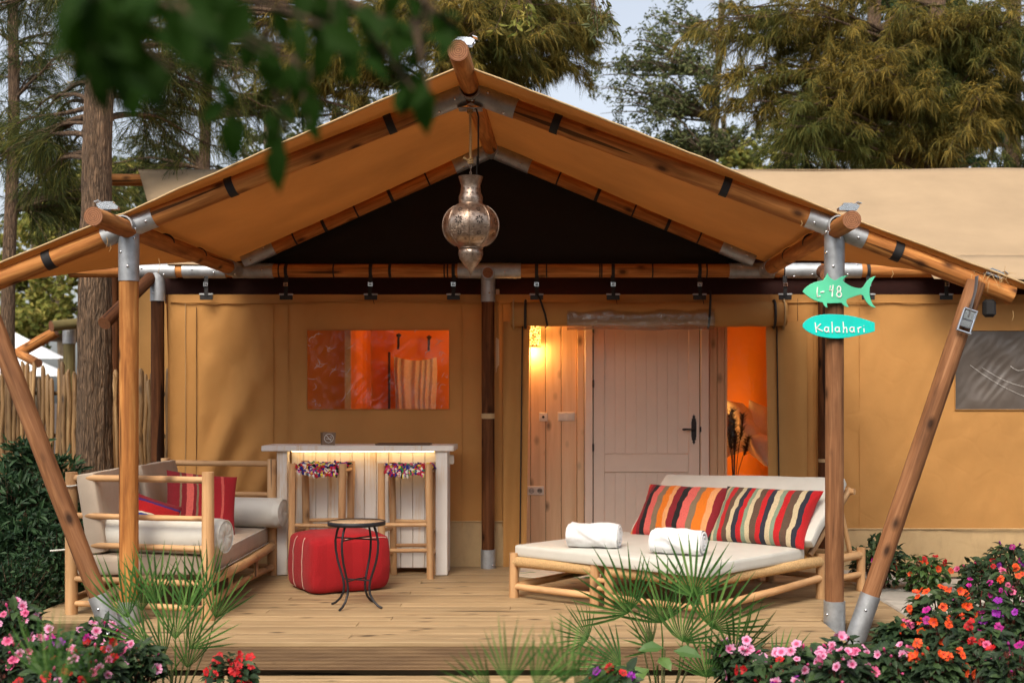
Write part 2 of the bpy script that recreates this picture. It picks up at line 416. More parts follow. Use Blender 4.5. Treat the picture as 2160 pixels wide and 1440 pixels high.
NEEDLE_GOLD = island_mix('golden_needles', [(.05, .05, .012), (.14, .12, .028), (.27, .20, .038), (.42, .29, .055)], .75, .4, patch=(.07, .10, .022))
NEEDLE_DARK = island_mix('green_needles', [(.02, .036, .010), (.06, .085, .022), (.14, .16, .035), (.28, .24, .05)], .75, .45, patch=(.03, .05, .02))
LEAF_PALE = island_mix('pale_leaves', [(.05, .07, .025), (.10, .125, .045), (.18, .19, .07)], .6, .3)
LEAF_YELLOW = island_mix('yellow_green_leaves', [(.10, .13, .025), (.24, .25, .05), (.42, .35, .09)], .7, .35)
LEAF_SHRUB = island_mix('shrub_leaves', [(.014, .035, .017), (.025, .06, .026), (.045, .095, .035)], .5, .15, .25)
LEAF_IMP = island_mix('impatiens_leaves', [(.016, .032, .016), (.028, .055, .024), (.05, .09, .03)], .5, .15, .25)
LEAF_IMP_L = island_mix('light_impatiens_leaves', [(.04, .09, .025), (.07, .14, .04), (.11, .19, .05)], .42, .2, .45)
LEAF_PALM = island_mix('palm_leaflets', [(.03, .09, .018), (.07, .17, .034), (.15, .28, .07)], .5, .25, .25)
LEAF_NEAR = island_mix('branch_leaves', [(.004, .013, .002), (.007, .022, .003), (.016, .05, .003), (.11, .21, .01)], .65, .35, .1)
STEM = simple('plant_stem', (.09, .10, .03), .7)
RAGS = island_mix('rag_strips', [(.5, .02, .03), (.02, .03, .22), (.7, .55, .06), (.75, .72, .66), (.03, .22, .07), (.55, .05, .22), (.012, .012, .02), (.06, .02, .2), (.7, .66, .6), (.45, .02, .04)], .9, interp='CONSTANT')
def petal(name, col, mid):
    a = N(name); tc = a.n('TexCoord'); ln = a.n('VectorMath', _operation='LENGTH'); a.l(tc.outputs['Object'], ln.inputs[0])
    c = a.ramp(ln.outputs['Value'], [(.0, mid), (.010, mid), (.022, col)]); c = a.vary(c, .12)
    p = a.pr(c, .6); t = a.n('BsdfTranslucent'); a.l(c, t.inputs[0]); mx = a.n('MixShader'); mx.inputs[0].default_value = .25
    a.l(p.outputs[0], mx.inputs[1]); a.l(t.outputs[0], mx.inputs[2]); a.l(mx.outputs[0], a.out.inputs[0]); return a.m
PETAL = dict(pink=petal('pink_petal', (.74, .35, .55), (.55, .03, .16)), hot=petal('hot_pink_petal', (.80, .16, .34), (.5, .02, .12)), orange=petal('orange_petal', (.86, .10, .012), (.6, .03, .01)),
             magenta=petal('magenta_petal', (.48, .012, .26), (.25, .01, .16)), red=petal('red_petal', (.55, .008, .012), (.3, .005, .01)), violet=petal('violet_petal', (.34, .02, .42), (.2, .01, .25)))

def emis(name, col, st):
    a = N(name); e = a.n('Emission'); e.inputs[0].default_value = (*col, 1); e.inputs[1].default_value = st; a.l(e.outputs[0], a.out.inputs[0]); return a.m
LED = emis('warm_led_strip', (1.0, .66, .30), 11.0)
BULB = emis('warm_bulb', (1.0, .42, .10), 30.0)
def shade():
    a = N('perforated_lit_shade'); vo = a.n('TexVoronoi'); vo.inputs['Scale'].default_value = 85; a.l(a.coord((1, 1, 1), rnd=False), vo.inputs['Vector'])
    f = a.ramp(vo.outputs['Distance'], [(.25, (1.0, .62, .14)), (.5, (.85, .38, .05)), (.62, (.10, .03, .005))])
    e = a.n('Emission'); e.inputs[1].default_value = 2.6; a.l(f, e.inputs[0]); a.l(e.outputs[0], a.out.inputs[0]); return a.m
SHADE = shade()
def vinyl(name, tint, rough, gl, bscale, bst, dist=.03):
    a = N(name); t = a.n('BsdfTransparent'); t.inputs[0].default_value = (*tint, 1)
    g = a.n('BsdfGlossy'); g.inputs[1].default_value = rough; g.inputs[0].default_value = (1, 1, 1, 1)
    v = a.coord((1, 1, .6)); n1 = a.noise(v, bscale, 4, .6, 1.4)
    b = a.n('Bump'); b.inputs['Strength'].default_value = bst; b.inputs['Distance'].default_value = dist; a.l(n1, b.inputs['Height']); a.l(b.outputs[0], g.inputs['Normal'])
    fr = a.n('LayerWeight'); fr.inputs[0].default_value = .25; a.l(b.outputs[0], fr.inputs['Normal'])
    mu = a.n('Math', _operation='MULTIPLY_ADD', i1=.55, i2=gl); a.l(fr.outputs['Fresnel'], mu.inputs[0])
    mx = a.n('MixShader'); a.l(mu.outputs[0], mx.inputs[0]); a.l(t.outputs[0], mx.inputs[1]); a.l(g.outputs[0], mx.inputs[2]); a.l(mx.outputs[0], a.out.inputs[0]); return a.m
VINYL = vinyl('clear_window_vinyl', (.96, .93, .9), .07, .012, 4.5, .9)
VINYL_R = vinyl('flap_window_vinyl', (.8, .76, .72), .25, .12, 7, .8)
MESHWIN = simple('grey_insect_mesh', (.10, .082, .07), .38, nz=.25, nscale=3, bump=.5, bscale=5)
def pierced():
    a = N('lantern_metal'); v = a.coord((1, 1, 1), rnd=False); vo = a.n('TexVoronoi'); vo.inputs['Scale'].default_value = 170; a.l(v, vo.inputs['Vector'])
    f = a.noise(v, 30, 3); c = a.ramp(f, [(.3, (.26, .18, .13)), (.7, (.50, .39, .31))])
    p = a.pr(c, .28, .9); h = a.ramp(vo.outputs['Distance'], [(.18, 0.0), (.36, 1.0)]); a.bump(h, p, .7, .003)
    t = a.n('BsdfTransparent'); mx = a.n('MixShader'); a.l(a.ramp(vo.outputs['Distance'], [(.2, .45), (.26, 1.0)]), mx.inputs[0])
    a.l(t.outputs[0], mx.inputs[1]); a.l(p.outputs[0], mx.inputs[2]); a.l(mx.outputs[0], a.out.inputs[0]); return a.m
LANT = pierced()
LANTD = simple('lantern_cutout', (.015, .009, .006), .6, .3)
def tabletop():
    a = N('mosaic_tabletop'); vo = a.n('TexVoronoi', _feature='DISTANCE_TO_EDGE'); vo.inputs['Scale'].default_value = 42; a.l(a.coord((1, 1, 1)), vo.inputs['Vector'])
    vc = a.n('TexVoronoi'); vc.inputs['Scale'].default_value = 42; a.l(a.coord((1, 1, 1)), vc.inputs['Vector'])
    c = a.mix((.40, .25, .14), (.62, .47, .32), vc.outputs['Color']); c = a.mix((.2, .15, .1), c, a.ramp(vo.outputs['Distance'], [(.02, 0.0), (.08, 1.0)]))
    a.pr(c, .3); return a.m
TTOP = tabletop()
def rugmat():
    a = N('leaf_print_rug'); vo = a.n('TexVoronoi'); vo.inputs['Scale'].default_value = 6; a.l(a.coord((1, 2.2, 1)), vo.inputs['Vector'])
    g = a.ramp(vo.outputs['Distance'], [(.0, (.05, .25, .04)), (.22, (.10, .22, .08)), (.3, (.66, .58, .45))])
    n_ = a.noise(a.coord((1, 5, 1)), 5, 2); c = a.mix(g, (.20, .18, .28), a.ramp(n_, [(.6, 0.0), (.66, .8)])); a.pr(c, .95); return a.m
RUG = rugmat()
GREEN_S = simple('green_sign_paint', (.10, .62, .36), .45, nz=.05, nscale=8)
TEAL_S = simple('teal_sign_paint', (.0, .60, .52), .4, nz=.05, nscale=8)
WHITE_S = simple('white_sign_paint', (.85, .85, .82), .5)
BROWN_S = simple('brown_card', (.16, .085, .04), .5)
BED = simple('bed_linen', (.80, .70, .55), .9, nz=.05)
PAMPAS = simple('dark_pampas', (.03, .014, .01), .9)

# ------------------------------------------------------------------ ground, beds, path, deck
def bed_z(x, y):
    z = -.42
    def sm(a, b, t):
        t = max(0, min(1, (t - a) / (b - a))); return t * t * (3 - 2 * t)
    if x > 1.2: z = -.42 + .33 * sm(-2.2, 1.6, y) * sm(1.9, 2.6, x)
    if x < -3.0: z = max(z, -.42 + .12 * sm(-2.5, 1.0, y) * sm(3.2, 3.9, -x))
    return z + .02 * noise.noise((x * 3, y * 3, 0))
g = MB()
xs = list(np.concatenate([[-600, -200, -60, -25, -12], np.linspace(-8, 8, 81), [12, 25, 60, 200, 600]]))
ys = list(np.concatenate([[-300, -60, -25, -12], np.linspace(-8, 4, 61), [6, 8, 12, 20, 40, 100, 300, 900]]))
g.grid(lambda x, y: (x, y, bed_z(x, y) if -8 <= x <= 8 and -8 <= y <= 4 else -.42), xs, ys)
tag(g.build('ground', SOIL), 'dark bare soil of the planting beds around the deck', kind='structure')

deck = thing('deck', (0, 0, -.42), 'pale timber deck with reeded front fascia under the tent porch', 'deck', kind='structure')
BW = .138
def boards(x0, x1, y0, y1, ztop, seams):
    y = y0; i = 0
    while y < y1 - .02:
        w = min(BW, y1 - y); cuts = [x0] + sorted(s + random.uniform(-.02, .02) for s in seams[i % len(seams)]) + [x1]
        for a, b in zip(cuts[:-1], cuts[1:]):
            MB().bbox((0, 0, 0), (b - a - .003, w - .005, .028), .003).build('board', W_DECK, deck, Matrix.Translation(((a + b) / 2, y + w / 2, ztop - .014 + random.uniform(-.0012, .0012))))
        y += BW; i += 1
DX0, DX1 = -3.62, 2.42
SX0, SX1 = -2.77, 1.80
boards(DX0, DX1, .07, 3.40, 0.0, [[-1.1], [.4], [-2.0, 1.2], [-.3]])
boards(SX0, SX1, -.71, .068, 0.0, [[.35], [-1.3], [.9]])
boards(SX0 + .05, SX1 - .05, -1.10, -.70, -.205, [[-.5], [.6]])
def fascia(x0, x1, y, z0, z1):
    MB().bbox((0, 0, 0), (x1 - x0, .026, z1 - z0), .003).build('fascia_board', REED, deck, Matrix.Translation(((x0 + x1) / 2, y, (z0 + z1) / 2)))
fascia(SX0 + .01, .22, -.695, -.172, -.030); fascia(.223, SX1 - .01, -.695, -.172, -.030)
fascia(DX0 + .01, SX0 - .16, .085, -.172, -.030); fascia(SX1 + .17, DX1 - .01, .085, -.172, -.030)
fascia(SX0 + .06, SX1 - .06, -1.085, -.375, -.236)
for sx, nm in ((DX0 + .013, 0), (DX1 - .013, 1)):
    MB().bbox((0, 0, 0), (.026, 3.2, .142), .003).build('fascia_board', REED, deck, Matrix.Translation((sx, 1.72, -.101)))
for sx in (SX0 + .013, SX1 - .013):
    MB().bbox((0, 0, 0), (.026, .74, .142), .003).build('fascia_board', REED, deck, Matrix.Translation((sx, -.3, -.101)))
# joists below close the gaps
for y in (-.55, -.1, .4, 1.2, 2.0, 2.8):
    MB().box((0, 0, 0), (SX1 - SX0 - .2, .06, .2)).build('joist', W_DECK, deck, Matrix.Translation(((SX0 + SX1) / 2, y, -.14)))
MB().box((0, 0, 0), (5.7, 2.9, .05)).build('underlay', SOIL, deck, Matrix.Translation((-.6, 1.8, -.33)))

path = thing('path', (3.4, 1.2, -.1), 'grey flagstone path running along the right edge of the deck', 'path', kind='structure')
for i, (x0, x1, y0, y1) in enumerate([(2.44, 3.02, .95, 1.5), (3.04, 3.7, 1.0, 1.52), (2.44, 3.1, 1.53, 2.05), (3.13, 3.75, 1.55, 2.1), (2.45, 2.95, 2.08, 2.6), (2.44, 2.9, .45, .93)]):
    MB().bbox((0, 0, 0), (x1 - x0 - .02, y1 - y0 - .02, .06), .012).build('flagstone', PAVE, path, Matrix.Translation(((x0 + x1) / 2, (y0 + y1) / 2, -.055 + .004 * i)))

# ------------------------------------------------------------------ the tent: timber frame
tent = thing('safari_tent', (-.565, 2.69, 0), 'large tan canvas safari tent on orange timber poles with open front porch', 'tent')
ZF, ZR = 2.641, 2.635
FLX, FRX, RX = -2.857, 1.877, -.565
YR = 2.69
RL, RR_ = -3.53, 2.40
RIDF, RIDR = 3.548, 3.70
PR = .063
def sleeve(p0, p1, r, parent, bolts=2, sd=0):
    """A galvanised steel sleeve with bolt heads."""
    M, L = zmat(p0, p1); mb = MB(); t = .005
    mb.tube([(0, 0, 0), (0, 0, L)], r + t, 28, False, 0)
    ring = []
    for z in (0, L):
        o = [(math.cos(a) * (r + t), math.sin(a) * (r + t), z) for a in np.linspace(0, 2 * math.pi, 28, False)]
        i_ = [(math.cos(a) * (r - .004), math.sin(a) * (r - .004), z) for a in np.linspace(0, 2 * math.pi, 28, False)]
        mb.add(o + i_, [(k, (k + 1) % 28, 28 + (k + 1) % 28, 28 + k) for k in range(28)])
    c = mb.build('sleeve', GALV, parent, M)
    rnd = random.Random(sd * 7 + int(L * 1000))
    for k in range(bolts):
        loc = M @ Vector((0, 0, L * (.25 + .5 * k / max(1, bolts - 1)))); view = (Vector(cam.location) - loc).normalized()
        ax = (M.to_3x3() @ Vector((0, 0, 1))).normalized(); nrm = (view - ax * view.dot(ax)).normalized()
        nrm = Matrix.Rotation(rnd.uniform(-.9, .9), 3, ax) @ nrm
        b = MB(); b.lathe([(0, .009), (.006, .0085), (.0095, .004), (.0095, -.004)], 10)
        b.build('bolt', CHROME, c, Matrix.Translation(loc + nrm * (r + t)) @ nrm.to_track_quat('Z', 'Y').to_matrix().to_4x4())
    return c
def band(p, axis, r, w, parent, mat=STRAP, name='strap_band', t=.004):
    """Webbing wrapped round a pole at p."""
    a = Vector(axis).normalized() * (w / 2); M, L = zmat(Vector(p) - a, Vector(p) + a)
    mb = MB(); mb.tube([(0, 0, 0), (0, 0, L)], r + t, 20, True, smooth=True)
    return mb.build(name, mat, parent, M)
def lerp(a, b, t): return Vector(a) + (Vector(b) - Vector(a)) * t

# front posts with their raking braces and shoes
def front_post(x, s):
    base = (x, 0, -.12)
    p = pole('post', base, (x, 0, ZF - .05), PR, POLE if s < 0 else GPOLE, tent, rough=.02)
    sleeve((x, 0, ZF - .36), (x, 0, ZF + .02), PR, p, 3, 1)
    sleeve((x, 0, -.2), (x, 0, .14), PR + .004, p, 3, 2)
    return p
front_post(FLX, -1); front_post(FRX, 1)
EXR = Vector((3.07, 0, 2.185)); EXL = Vector((-4.12, 0, 2.13))
bR0, bR1 = Vector((2.0, -.06, -.12)), Vector((2.80, -.085, 2.27))
bL0, bL1 = Vector((-2.945, -.10, -.02)), Vector((-3.80, -.115, 2.22))
br = pole('brace_pole', bR0, bR1, PR * .97, GPOLE, tent, rough=.025); sleeve(bR0 + Vector((-.03, 0, -.08)), lerp(bR0, bR1, .13), PR * .99, br, 2, 3)
bl = pole('brace_pole', bL0, bL1, PR * .97, GPOLE, tent, rough=.025); sleeve(lerp(bL0, bL1, -.05), lerp(bL0, bL1, .095), PR * .99, bl, 2, 4)
# rafters of the front truss and their extensions
RF = Vector((RX, 0, RIDF))
for (ex, x) in ((EXR, FRX), (EXL, FLX)):
    tp = Vector((x, 0, ZF)); r1 = pole('rafter', RF, tp, PR, POLE, tent, rough=.02)
    sleeve(lerp(RF, tp, .02), lerp(RF, tp, .125), PR, r1, 2, 5); sleeve(lerp(RF, tp, .925), lerp(RF, tp, 1.0), PR, r1, 2, 6)
    d = (tp - RF)
    for t in (.235, .70):
        band(lerp(RF, tp, t), d, PR, .055, r1)
    e = pole('rafter_extension', tp, ex, PR, POLE, tent, rough=.03)
    sleeve(tp, lerp(tp, ex, .17 if x > 0 else .13), PR, e, 2, 7)
    band(lerp(tp, ex, .35 if x > 0 else .42), ex - tp, PR, .06, e)
# purlins along the porch, ridge pole
for x, xr, ye in ((FLX, -2.82, -.64), (FRX, 1.872, -.49)):
    pu = pole('purlin', (x, ye, ZF - .02), (xr, YR - .02, ZR), PR * .95, POLE, tent, rough=.02)
    sleeve((x, -.13, ZF - .003), (x, .12, ZF), PR, pu, 2, 8)
    for y in (.75, 1.55): band(lerp((x, 0, ZF), (xr, YR, ZR), y / YR), (0, 1, 0), PR * .95, .022, pu, name='lashing')
    sleeve((xr, YR - .33, ZR), (xr, YR - .03, ZR), PR, pu, 1, 9)
rp = pole('ridge_pole', (RX, -1.06, RIDF - .02), (RX, YR + .1, RIDR + .01), PR, POLE, tent, rough=.02)
sleeve((RX, -.11, RIDF), (RX, .11, RIDF + .005), PR, rp, 1, 10)
MB().bbox((0, 0, 0), (.16, .1, .008), .002).build('mounting_plate', GALV, rp, Matrix.Translation((RX, 0, RIDF - .115)))
sleeve((RX, YR - .2, RIDR - .01), (RX, YR + .1, RIDR), PR, rp, 1, 11)
# rear truss
RB = Vector((RX, YR - .02, RIDR))
for end in (Vector((-2.74, YR - .03, 2.725)), Vector((1.745, YR - .03, 2.735))):
    r2 = pole('rafter', RB, end, PR * .95, POLE, tent, rough=.02)
    sleeve(lerp(RB, end, .02), lerp(RB, end, .15), PR * .96, r2, 2, 12); sleeve(lerp(RB, end, .885), lerp(RB, end, 1.01), PR * .96, r2, 2, 13)
    for t in (.26, .41, .55, .68, .80):
        band(lerp(RB, end, t), end - RB, PR * .95, .03 if t in (.41, .68) else .014, r2, name='lashing')
beam = pole('front_beam', (-4.31, YR, ZR), (3.6, YR, ZR), PR * .95, POLE, tent, rough=.015, seg=40)
for a, b in ((-3.75, -3.36), (-3.3, -2.92), (-2.86, -2.5), (-.86, -.30), (1.55, 1.95), (2.04, 2.36), (2.55, 2.72)):
    sleeve((a, YR, ZR), (b, YR, ZR), PR, beam, 2, int(a * 10))
for px in (590, 705, 822, 825, 938, 945, 1153, 1265, 1269, 1376, 1490):
    band(at(px, 571, YR), (1, 0, 0), PR * .95, .012, beam, name='lashing')
# hang straps with cam buckles and metal hem clips
for px in (437, 605, 783, 957, 1132, 1293, 1475, 1655, 1830, 1994):
    p = at(px, 571, YR); band(p, (1, 0, 0), PR * .95, .03, beam, name='strap_band')
    hs_ = MB().box((0, 0, 0), (.034, .006, .20)).build('hang_strap', STRAP, beam, Matrix.Translation((p.x + random.uniform(-.004, .004), YR - .035, ZR - .13)) @ Matrix.Rotation(random.uniform(-.05, .05), 4, 'Y'))
    m = MB()
    for dz in (-.014, 0, .014): m.box((0, 0, dz), (.036, .012, .005))
    for dx in (-.017, .017): m.box((dx, 0, 0), (.005, .014, .034))
    m.build('buckle', CHROME, hs_, Matrix.Translation((p.x, YR - .045, ZR - .125)))
    MB().bbox((0, 0, 0), (.125, .014, .016), .004).build('hem_clip', GALV, hs_, Matrix.Translation((p.x, YR - .03, ZR - .212)))
    MB().bbox((0, 0, 0), (.115, .008, .04), .003).build('clip_plate', BLACKP, hs_, Matrix.Translation((p.x, YR - .026, ZR - .24)))
    if px in (783, 1293, 1475):
        tl = MB(); tl.tube([(0, 0, 0), (.02, -.01, -.05), (.035, -.005, -.11)], .011, 6, flat=.25); tl.build('strap_tail', STRAP, hs_, Matrix.Translation((p.x, YR - .05, ZR - .19)))
# rear posts
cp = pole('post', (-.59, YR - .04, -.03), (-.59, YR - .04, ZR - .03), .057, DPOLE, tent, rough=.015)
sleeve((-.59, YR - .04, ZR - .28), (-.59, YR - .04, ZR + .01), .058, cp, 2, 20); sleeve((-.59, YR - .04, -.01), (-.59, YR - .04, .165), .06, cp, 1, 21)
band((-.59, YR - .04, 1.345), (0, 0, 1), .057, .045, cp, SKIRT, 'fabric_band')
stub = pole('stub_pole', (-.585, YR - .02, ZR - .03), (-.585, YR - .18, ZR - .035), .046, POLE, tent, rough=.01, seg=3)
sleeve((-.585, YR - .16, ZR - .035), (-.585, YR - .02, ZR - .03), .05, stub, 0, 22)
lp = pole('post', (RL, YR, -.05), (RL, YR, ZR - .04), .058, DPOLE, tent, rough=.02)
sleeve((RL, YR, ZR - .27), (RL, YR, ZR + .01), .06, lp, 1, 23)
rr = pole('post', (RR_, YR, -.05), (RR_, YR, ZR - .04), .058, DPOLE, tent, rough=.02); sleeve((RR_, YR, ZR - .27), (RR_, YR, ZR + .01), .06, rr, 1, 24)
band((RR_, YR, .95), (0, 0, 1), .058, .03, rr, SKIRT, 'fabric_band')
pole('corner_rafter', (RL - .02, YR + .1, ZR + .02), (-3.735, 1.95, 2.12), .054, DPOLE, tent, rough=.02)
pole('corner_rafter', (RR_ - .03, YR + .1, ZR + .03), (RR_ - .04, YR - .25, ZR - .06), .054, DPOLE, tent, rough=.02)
pole('main_ridge_pole', (-4.95, 5.42, 3.93), (7.5, 5.42, 3.93), .065, POLE, tent, rough=.01, seg=30)
# ratchet buckles on the pole ends
def ratchet(M, parent=None):
    a = MB()
    for s in (-1, 1): a.prism([(-.06, 0), (.055, 0), (.075, .03), (.05, .045), (-.03, .04), (-.06, .02)], .004, M @ Matrix.Translation((0, s * .027, 0)) @ Matrix.Rotation(R(90), 4, 'X'))
    a.tube([M @ Vector((0, -.03, .02)), M @ Vector((0, .03, .02))], .012, 10); a.tube([M @ Vector((.06, -.03, .03)), M @ Vector((.06, .03, .03))], .007, 8)
    a.box(M @ Vector((.0, 0, .046)), (.06, .05, .006), M.to_3x3())
    a.box(M @ Vector((.075, 0, .052)), (.03, .056, .004), M.to_3x3() @ Matrix.Rotation(.35, 3, 'Y'))
    a.box(M @ Vector((-.035, 0, .012)), (.05, .05, .01), M.to_3x3())
    return a.build('ratchet_buckle', CHROME, parent)
ratchet(Matrix.Translation((RX + .015, -.9, RIDF + .05)), tent)
ratchet(Matrix.Translation((FLX + .02, -.42, ZF + .055)) @ Matrix.Rotation(R(185), 4, 'Z'), tent)
ratchet(Matrix.Translation((FRX + .0, -.36, ZF + .055)), tent)
ratchet(Matrix.Translation((2.93, -.02, 2.31)) @ Matrix.Rotation(R(20), 4, 'Y'), tent)
# the strap that ties brace and extension together on the right, with its cam buckle
st = MB(); st.tube([bR1 + Vector((-.02, -.07, .03)), lerp(bR0, bR1, .97) + Vector((-.01, -.072, 0)), lerp(bR0, bR1, .90) + Vector((0, -.072, 0))], .036, 8, flat=.12)
tie = st.build('tie_strap', GREYSTRAP, tent)
ax = (bR1 - bR0).normalized(); xx = ax.cross(Vector((0, -1, 0))).normalized()
bm_ = MB(); Mb = frame(lerp(bR0, bR1, .885) + Vector((0, -.075, 0)), xx, Vector((0, -1, 0)), -xx.cross(Vector((0, -1, 0))))
bm_.bbox(Mb @ Vector((0, .004, .05)), (.075, .02, .07), .006, Mb.to_3x3()); bm_.bbox(Mb @ Vector((0, .012, -.01)), (.07, .012, .05), .005, Mb.to_3x3())
for s in (-1, 1): bm_.bbox(Mb @ Vector((s * .042, .008, .015)), (.012, .03, .15), .004, Mb.to_3x3())
bm_.tube([Mb @ Vector((-.05, .012, -.065)), Mb @ Vector((.05, .012, -.065))], .009, 8); bm_.tube([Mb @ Vector((-.045, .016, .085)), Mb @ Vector((.045, .016, .085))], .008, 8)
bm_.build('cam_buckle', CHROME, tie)
MB().bbox((0, 0, 0), (.09, .05, .12), .02).build('strap_pad', STRAP, tent, Matrix.Translation((2.915, .0, 2.10)))
fr_ = MB(); rnd = random.Random(3)
for k in range(46):
    b0 = Vector((2.80 + rnd.uniform(-.05, .22), -.07 + rnd.uniform(-.03, .05), 2.30 + rnd.uniform(-.05, .03))); d = Vector((rnd.uniform(-.05, .08), -.02, rnd.uniform(-.09, .06)))
    fr_.tube([b0, b0 + d * .5 + Vector((0, 0, .015)), b0 + d], [.0016, .0014, .0008], 4)
tag(fr_.build('frayed_rope', ROPE, tent), kind='stuff')
thr = MB()
for (px, py, l) in ((225, 500, .07), (335, 545, .1), (1690, 465, .04), (1882, 570, .05), (2136, 655, .07), (232, 515, .05), (1160, 225, .03)):
    b0 = at(px, py, -.09); thr.tube([b0, b0 + Vector((.008, 0, -l * .5)), b0 + Vector((-.006, 0, -l))], [.0018, .0018, .001], 4)
tag(thr.build('loose_thread', ROPE, tent), kind='stuff')

# ------------------------------------------------------------------ canvas
CZ = .082
def canopy_side(s):
    px = FRX if s > 0 else FLX; ex = EXR if s > 0 else EXL
    def fn(u, v):                       # u 0..1 ridge to purlin, v 0..1 front to back
        yb = 4.83 + (2.76 - 4.83) * u
        y0 = -.60 + .50 * min(1, u * 1.0) ** 1.0 + .035 * math.sin(math.pi * u)
        y = y0 + (yb - y0) * v
        zr = RIDF + (RIDR - RIDF) * y / YR if y < YR else RIDR + .01 * (y - YR)
        x = RX + (px - RX) * u; z = zr + (ZF - zr) * u + CZ
        sag = .035 * math.sin(math.pi * u) * (.3 + .7 * math.sin(math.pi * min(1, max(0, y / YR)))) if y > 0 else -.01 * math.sin(math.pi * u)
        z -= sag
        z += .006 * noise.noise((x * 2.5, y * 5, 1)) + .004 * noise.noise((x * 9, y * 2, 4))
        if y < 0: z += y * .05
        return (x, y, z)
    m = MB(); m.grid(fn, list(np.linspace(0, 1, 40)), list(np.linspace(0, 1, 60)))
    def fw(u, v):
        yb = YR + (.12 - YR) * u ** .9; y0 = -.10 + .04 * u; y = y0 + (yb - y0) * v
        x = px + (ex.x + (.12 if s > 0 else -.12) - px) * u; z = ZF + (ex.z - .03 - ZF) * u + CZ + .05 * math.sin(math.pi * u) * v
        return (x, y, z + .005 * noise.noise((x * 4, y * 6, 2)))
    m.grid(fw, list(np.linspace(0, 1, 30)), list(np.linspace(0, 1, 24)))
    o = m.build('canopy', CANOPY, tent)
    so = o.modifiers.new('thick', 'SOLIDIFY'); so.thickness = .006; so.offset = 1
    hem = MB(); hem.tube([Vector(fn(u, 0)) + Vector((0, -.003, 0)) for u in np.linspace(0, 1, 30)] + [Vector(fw(u, 0)) + Vector((0, -.003, 0)) for u in np.linspace(.04, 1, 16)], .007, 6)
    hem.build('hem_cord', SKIRT, o)
    return o
canopy_side(1); canopy_side(-1)
# reinforcement patches under the ridge collars
for (yy, zz) in ((.0, RIDF), (YR - .25, RIDR - .012)):
    pass
rf = MB()
def eave(x):
    y = 2.62 if x < -2.9 else 2.80
    return (y, 2.77 + (y - 2.80) * .4904)
def roof_fn(u, v):
    x1 = -3.42 + (7.5 + 3.42) * u; x0 = -4.62 + (7.5 + 4.62) * u
    ye, ze = eave(x1); y = ye + (5.4 - ye) * v; x = x1 + (x0 - x1) * v
    z = ze + (4.045 - ze) * v - .02 * math.sin(math.pi * max(0, (y - 2.8) / 2.6)) + .012 * noise.noise((x * .9, y * .9, 0)) + (.02 * math.sin(x * 1.7) if v > .98 else 0) * .6
    return (x, y, z)
us = sorted(set(list(np.linspace(0, 1, 120)) + [(3.25 + 3.42) / 10.92, (3.2499 + 3.42) / 10.92, .5 / 10.92]))
rf.grid(roof_fn, us, list(np.linspace(0, 1, 24)))
rf.grid(lambda u, v: (-4.62 + 12.12 * u, 5.4 + 3.0 * v, 4.045 - 1.3 * v), list(np.linspace(0, 1, 10)), [0, .5, 1])
rf.grid(lambda x, y: (x, y, 2.77 + (y - 2.80) * .4904 + .004 - .012 * noise.noise((x * 2, y * 3, 1))), list(np.linspace(3.25, 7.5, 30)), list(np.linspace(2.28, 2.83, 6)))
rfo = rf.build('roof', ROOF, tent); rfo.modifiers.new('thick', 'SOLIDIFY').thickness = .006

nb = MB()          # black gable mesh, laced to the rear truss
gl, gr = Vector((-2.80, YR + .02, 2.74)), Vector((1.82, YR + .02, 2.74))
def gab(u, v):
    b = gl + (gr - gl) * u; hgt = (1 - abs(u - .486) / (.486 if u < .486 else .514)) * 1.04
    return (b.x, YR + .03 + .015 * noise.noise((u * 9, v * 5, 0)), 2.66 + hgt * v + .03 * v)
nb.grid(gab, list(np.linspace(0, 1, 50)), list(np.linspace(0, 1, 16)))
nb.build('gable_mesh', BLACKNET, tent)
MB().box((0, 0, 0), (9.8, .02, .42)).build('inner_valance', MAROON, tent, Matrix.Translation((1.37, YR + .22, 2.57)))

YW = 2.77
def zpx(py, Y=YW): return EYE - (py - VY) / F * (Y - CAMY)
def xpx(px, Y=YW): return (px - VX) / F * (Y - CAMY)
def wall_panel(name, x0, x1, z0, z1, hole=None, seed=0, fold=None, mat=CANVAS, nx=90, nz=70, parent=tent, amp=1.0):
    xs = list(np.linspace(x0, x1, nx)); zs = list(np.linspace(z0, z1, nz))
    if hole:
        for h in hole[:2]: xs.append(h)
        for h in hole[2:]: zs.append(h)
        xs = sorted(set(xs)); zs = sorted(set(zs))
    def fn(x, z):
        y = amp * (.022 * noise.noise((x * 1.6 + seed, z * .8, 0)) + .013 * noise.noise((x * 5 + z * 1.5 + seed, z * 1.4, 3)) + .006 * noise.noise((x * 9 - z * 3 + seed, z * 4, 7)))
        low = max(0, 1 - (z + .05) / .5); y += amp * low * .02 * noise.noise((x * 7, z * 2 + seed, 5))
        if fold: y += fold(x, z)
        if hole:
            d = max(hole[0] - x, x - hole[1], hole[2] - z, z - hole[3])
            if -.02 < d < .12: y *= max(0, d) / .12
        return (x, YW + y, z)
    m = MB()
    sk = (lambda x, z: hole[0] < x < hole[1] and hole[2] < z < hole[3]) if hole else None
    m.grid(fn, xs, zs, skip=sk)
    return m.build(name, mat, parent), fn
ZTOP = zpx(621)
W1 = (xpx(648), xpx(948), zpx(863), zpx(696))
